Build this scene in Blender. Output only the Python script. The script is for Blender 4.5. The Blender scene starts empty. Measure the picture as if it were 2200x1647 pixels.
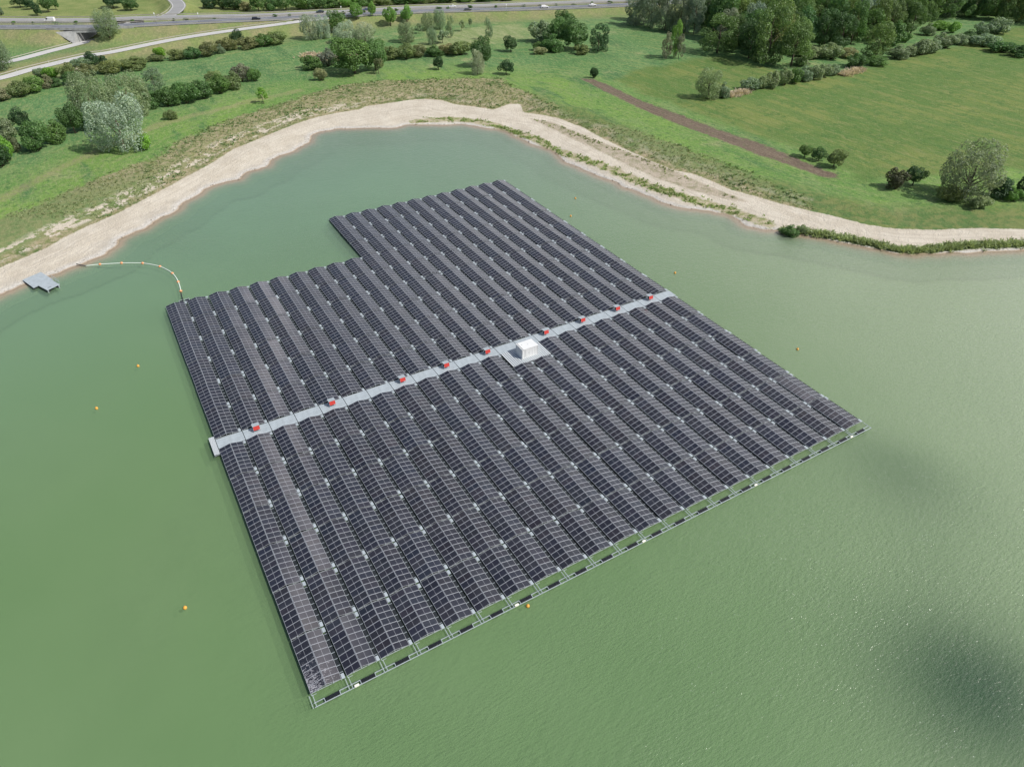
SHORE=[(-110,-330),(-170,-200),(-160,-60),(-100,20),(-60,58),(-33.1,81.8),(-30.1,83.1),(-27.7,84.5),(-21.9,86.1),(-15.6,88.3),(-10.1,90.7),(-6.0,94.9),(-4.7,99.0),(-2.3,100.4),(2.7,102.7),(6.2,106.7),(12.5,111.1),(14.5,115.3),(20.2,119.5),(22.4,122.8),(28.1,125.0),(33.4,125.0),(35.7,128.6),(37.3,130.4),(44.1,131.6),(46.1,135.8),(48.9,138.6),(56.5,142.0),(58.6,144.2),(64.0,148.5),(66.5,154.4),(70.4,156.5),(77.3,156.4),(87.3,151.3),(96.2,146.4),(100.9,147.7),(105.8,144.9),(112.2,140.6),(119.4,137.7),(122.9,132.3),(129.0,123.6),(129.9,114.1),(130.6,105.0),(133.0,98.6),(132.5,92.6),(131.1,88.1),(131.8,81.2),(133.0,74.3),(133.4,70.3),(135.6,63.3),(134.8,60.7),(136.7,53.4),(137.7,47.5),(138.0,43.1),(141.0,37.5),(145.1,33.3),(148.6,28.7),(149.0,23.7),(147.7,20.0),(149.7,16.6),(153.0,13.5),(157.3,8.3),(161.3,2.1),(165.3,-4.0),(169.0,-10.0),(172.7,-14.7),(181.0,-18.3),(187.7,-21.9),(195.1,-25.1),(201.4,-27.7),(250,-48),(320,-90),(360,-200),(300,-320),(80,-380)]
SAND=[(-110,-330),(-185,-200),(-175,-50),(-112,36),(-70,74),(-32.6,95.7),(-28.6,97.6),(-24.3,100.4),(-21.4,102.1),(-18.3,105.6),(-11.8,110.4),(-3.3,115.4),(4.3,121.9),(12.5,128.5),(19.8,135.1),(25.2,139.3),(31.4,145.4),(37.7,152.0),(48.0,158.0),(56.7,163.4),(65.8,168.5),(74.6,171.7),(83.2,172.7),(91.5,172.4),(94.6,175.1),(100.7,174.4),(112.5,174.1),(118.6,172.9),(125.0,166.9),(126.4,160.3),(133.2,151.5),(137.0,145.8),(145.9,149.1),(150.1,146.7),(145.5,136.8),(150.6,129.9),(153.6,123.6),(154.6,114.8),(155.5,110.6),(154.8,98.1),(155.2,82.6),(155.9,70.0),(156.9,60.9),(159.7,56.6),(161.0,50.8),(161.5,40.2),(165.0,30.9),(166.8,24.8),(170.5,17.0),(174.1,9.8),(177.0,2.5),(181.7,-3.1),(190.3,-8.8),(200.4,-13.4),(212.3,-21.0),(258,-38),(330,-80),(375,-200),(310,-335),(80,-395)]
DRY=[(-70,40),(-120,70),(-80,110),(-31.9,125.2),(-21.6,132.0),(-10.1,140.1),(-0.9,146.6),(12.1,153.1),(22.1,166.4),(34.3,176.0),(43.0,182.0),(56.1,188.5),(65.1,192.7),(79.4,198.4),(94.4,204.0),(105.2,204.3),(113.2,203.1),(127.6,195.7),(146.5,188.2),(158.7,180.3),(158.7,166.9),(159.9,144.6),(159.6,129.2),(160.5,116.8),(165.4,105.2),(168.4,93.9),(170.5,85.2),(172.6,68.9),(173.6,53.1),(175.0,45.4),(173.6,35.6),(173.8,31.3),(177.0,24.6),(172.0,15.1),(172.0,15.1),(110,20),(60,100)]
SOIL=[(189.7,163.8),(194.7,159.2),(194.8,150.7),(192.5,121.8),(194.5,101.1),(194.7,80.7),(196.9,64.1),(197.5,49.2),(197.0,38.3),(197.6,29.7),(194.7,27.4),(191.1,31.7),(189.9,40.6),(187.5,54.9),(186.7,72.2),(185.6,90.8),(184.9,112.2),(186.5,139.4)]
FIELD=[(197.3,154.2),(214.7,163.7),(230.9,163.8),(253.3,166.8),(275.2,161.5),(277.2,139.1),(280.9,125.7),(267.2,115.8),(285.6,113.9),(317.2,114.2),(372.1,118.9),(396.4,119.8),(442.8,133.8),(509.3,124.3),(675.6,96.2),(300.4,-40.9),(249.1,0.9),(218.9,12.6),(201.6,16.2),(194.8,21.0),(198.2,30.3),(199.6,40.6),(199.6,51.0),(198.7,65.9),(196.9,83.0),(196.6,103.5),(194.9,124.8)]
VERGE=[(105.3,148.9),(116.3,145.2),(124.8,138.4),(129.7,127.4),(132.5,115.1),(134.9,106.3),(133.7,98.3),(135.4,92.1),(138.8,79.1),(140.2,70.7),(141.3,62.4),(142.3,54.4),(144.2,47.9),(146.6,40.1),(149.6,33.4),(151.8,28.0),(153.2,22.0),(153.9,17.4)]
REEDS=[(154.1,12.4),(157.5,9.8),(161.6,6.1),(164.8,0.9),(167.6,-2.9),(170.4,-8.0),(173.1,-12.4),(179.7,-15.3),(187.6,-18.0),(195.9,-21.8),(204.2,-25.7),(222,-36),(250,-44)]
MIDDIRT=[(143.0,131.0),(149.3,121.0),(151.0,102.0),(153.6,86.1),(155.8,71.1),(157.0,56.3),(158.2,44.7),(159.3,33.8),(159.9,28.8),(154.9,35.1),(150.0,46.1),(146.8,59.9),(145.9,75.8),(145.6,88.6),(144.4,101.2),(144.0,116.0)]
CW_NEAR=[(-88.9,405.7,7.5),(-27.2,373.5,7.5),(14.3,350.4,7.5),(33.7,345.0,7.4),(58.2,339.5,7.2),(95.1,330.4,6.8),(126.4,322.8,6.4),(150.6,318.8,6.0),(181.2,313.6,5.5),(209.5,304.0,5.2),(249.0,290.4,4.8),(302.4,274.4,4.5),(364.0,259.3,4.5),(447.8,239.8,4.5)]
CW_FAR=[(-91.5,432.2,7.5),(-27.0,392.6,7.5),(16.0,368.6,7.5),(33.9,363.9,7.4),(60.8,353.9,7.2),(97.7,340.3,6.8),(137.1,330.7,6.4),(153.3,329.4,6.0),(185.8,323.6,5.5),(215.0,314.6,5.2),(256.7,302.7,4.8),(311.7,286.5,4.5),(375.4,271.4,4.5),(460.8,250.6,4.5)]
SLIP=[(-50.3,278.4,2.4),(-30.0,286.7,2.5),(-16.1,296.9,2.6),(5.9,307.5,3.0),(17.3,308.8,3.3),(37.3,314.5,3.9),(53.4,317.2,4.5),(77.0,318.2,5.2),(96.4,317.3,5.8),(114.1,317.0,6.3),(131.1,317.2,6.4)]
UNDER=[(-56.7,307.3,1.9),(-41.0,315.3,1.9),(-24.1,321.1,1.9),(-8.9,332.6,1.9),(9.9,346.1,1.9),(21.7,352.8,1.9),(33.9,358.5,1.9)]
LOOP=[(58.9,457.7,4.5),(65.4,436.3,4.6),(66.1,418.8,5.0),(64.7,400.3,5.6),(61.3,384.7,6.3),(56.9,371.1,6.9),(50.9,359.6,7.2)]
CARS=[('white_van',-4.0,375.3,7.5,1),('black',92.5,329.2,6.9,-1),('dark',129.0,332.4,6.4,1),('white',141.4,318.3,6.2,-1),('blue',154.9,327.7,6.0,1),('silver',203.4,314.9,5.3,1),('grey',207.4,302.9,5.2,-1),('white_wagon',251.8,289.7,4.8,-1),('white_hatch',280.5,281.1,4.6,-1)]
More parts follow.
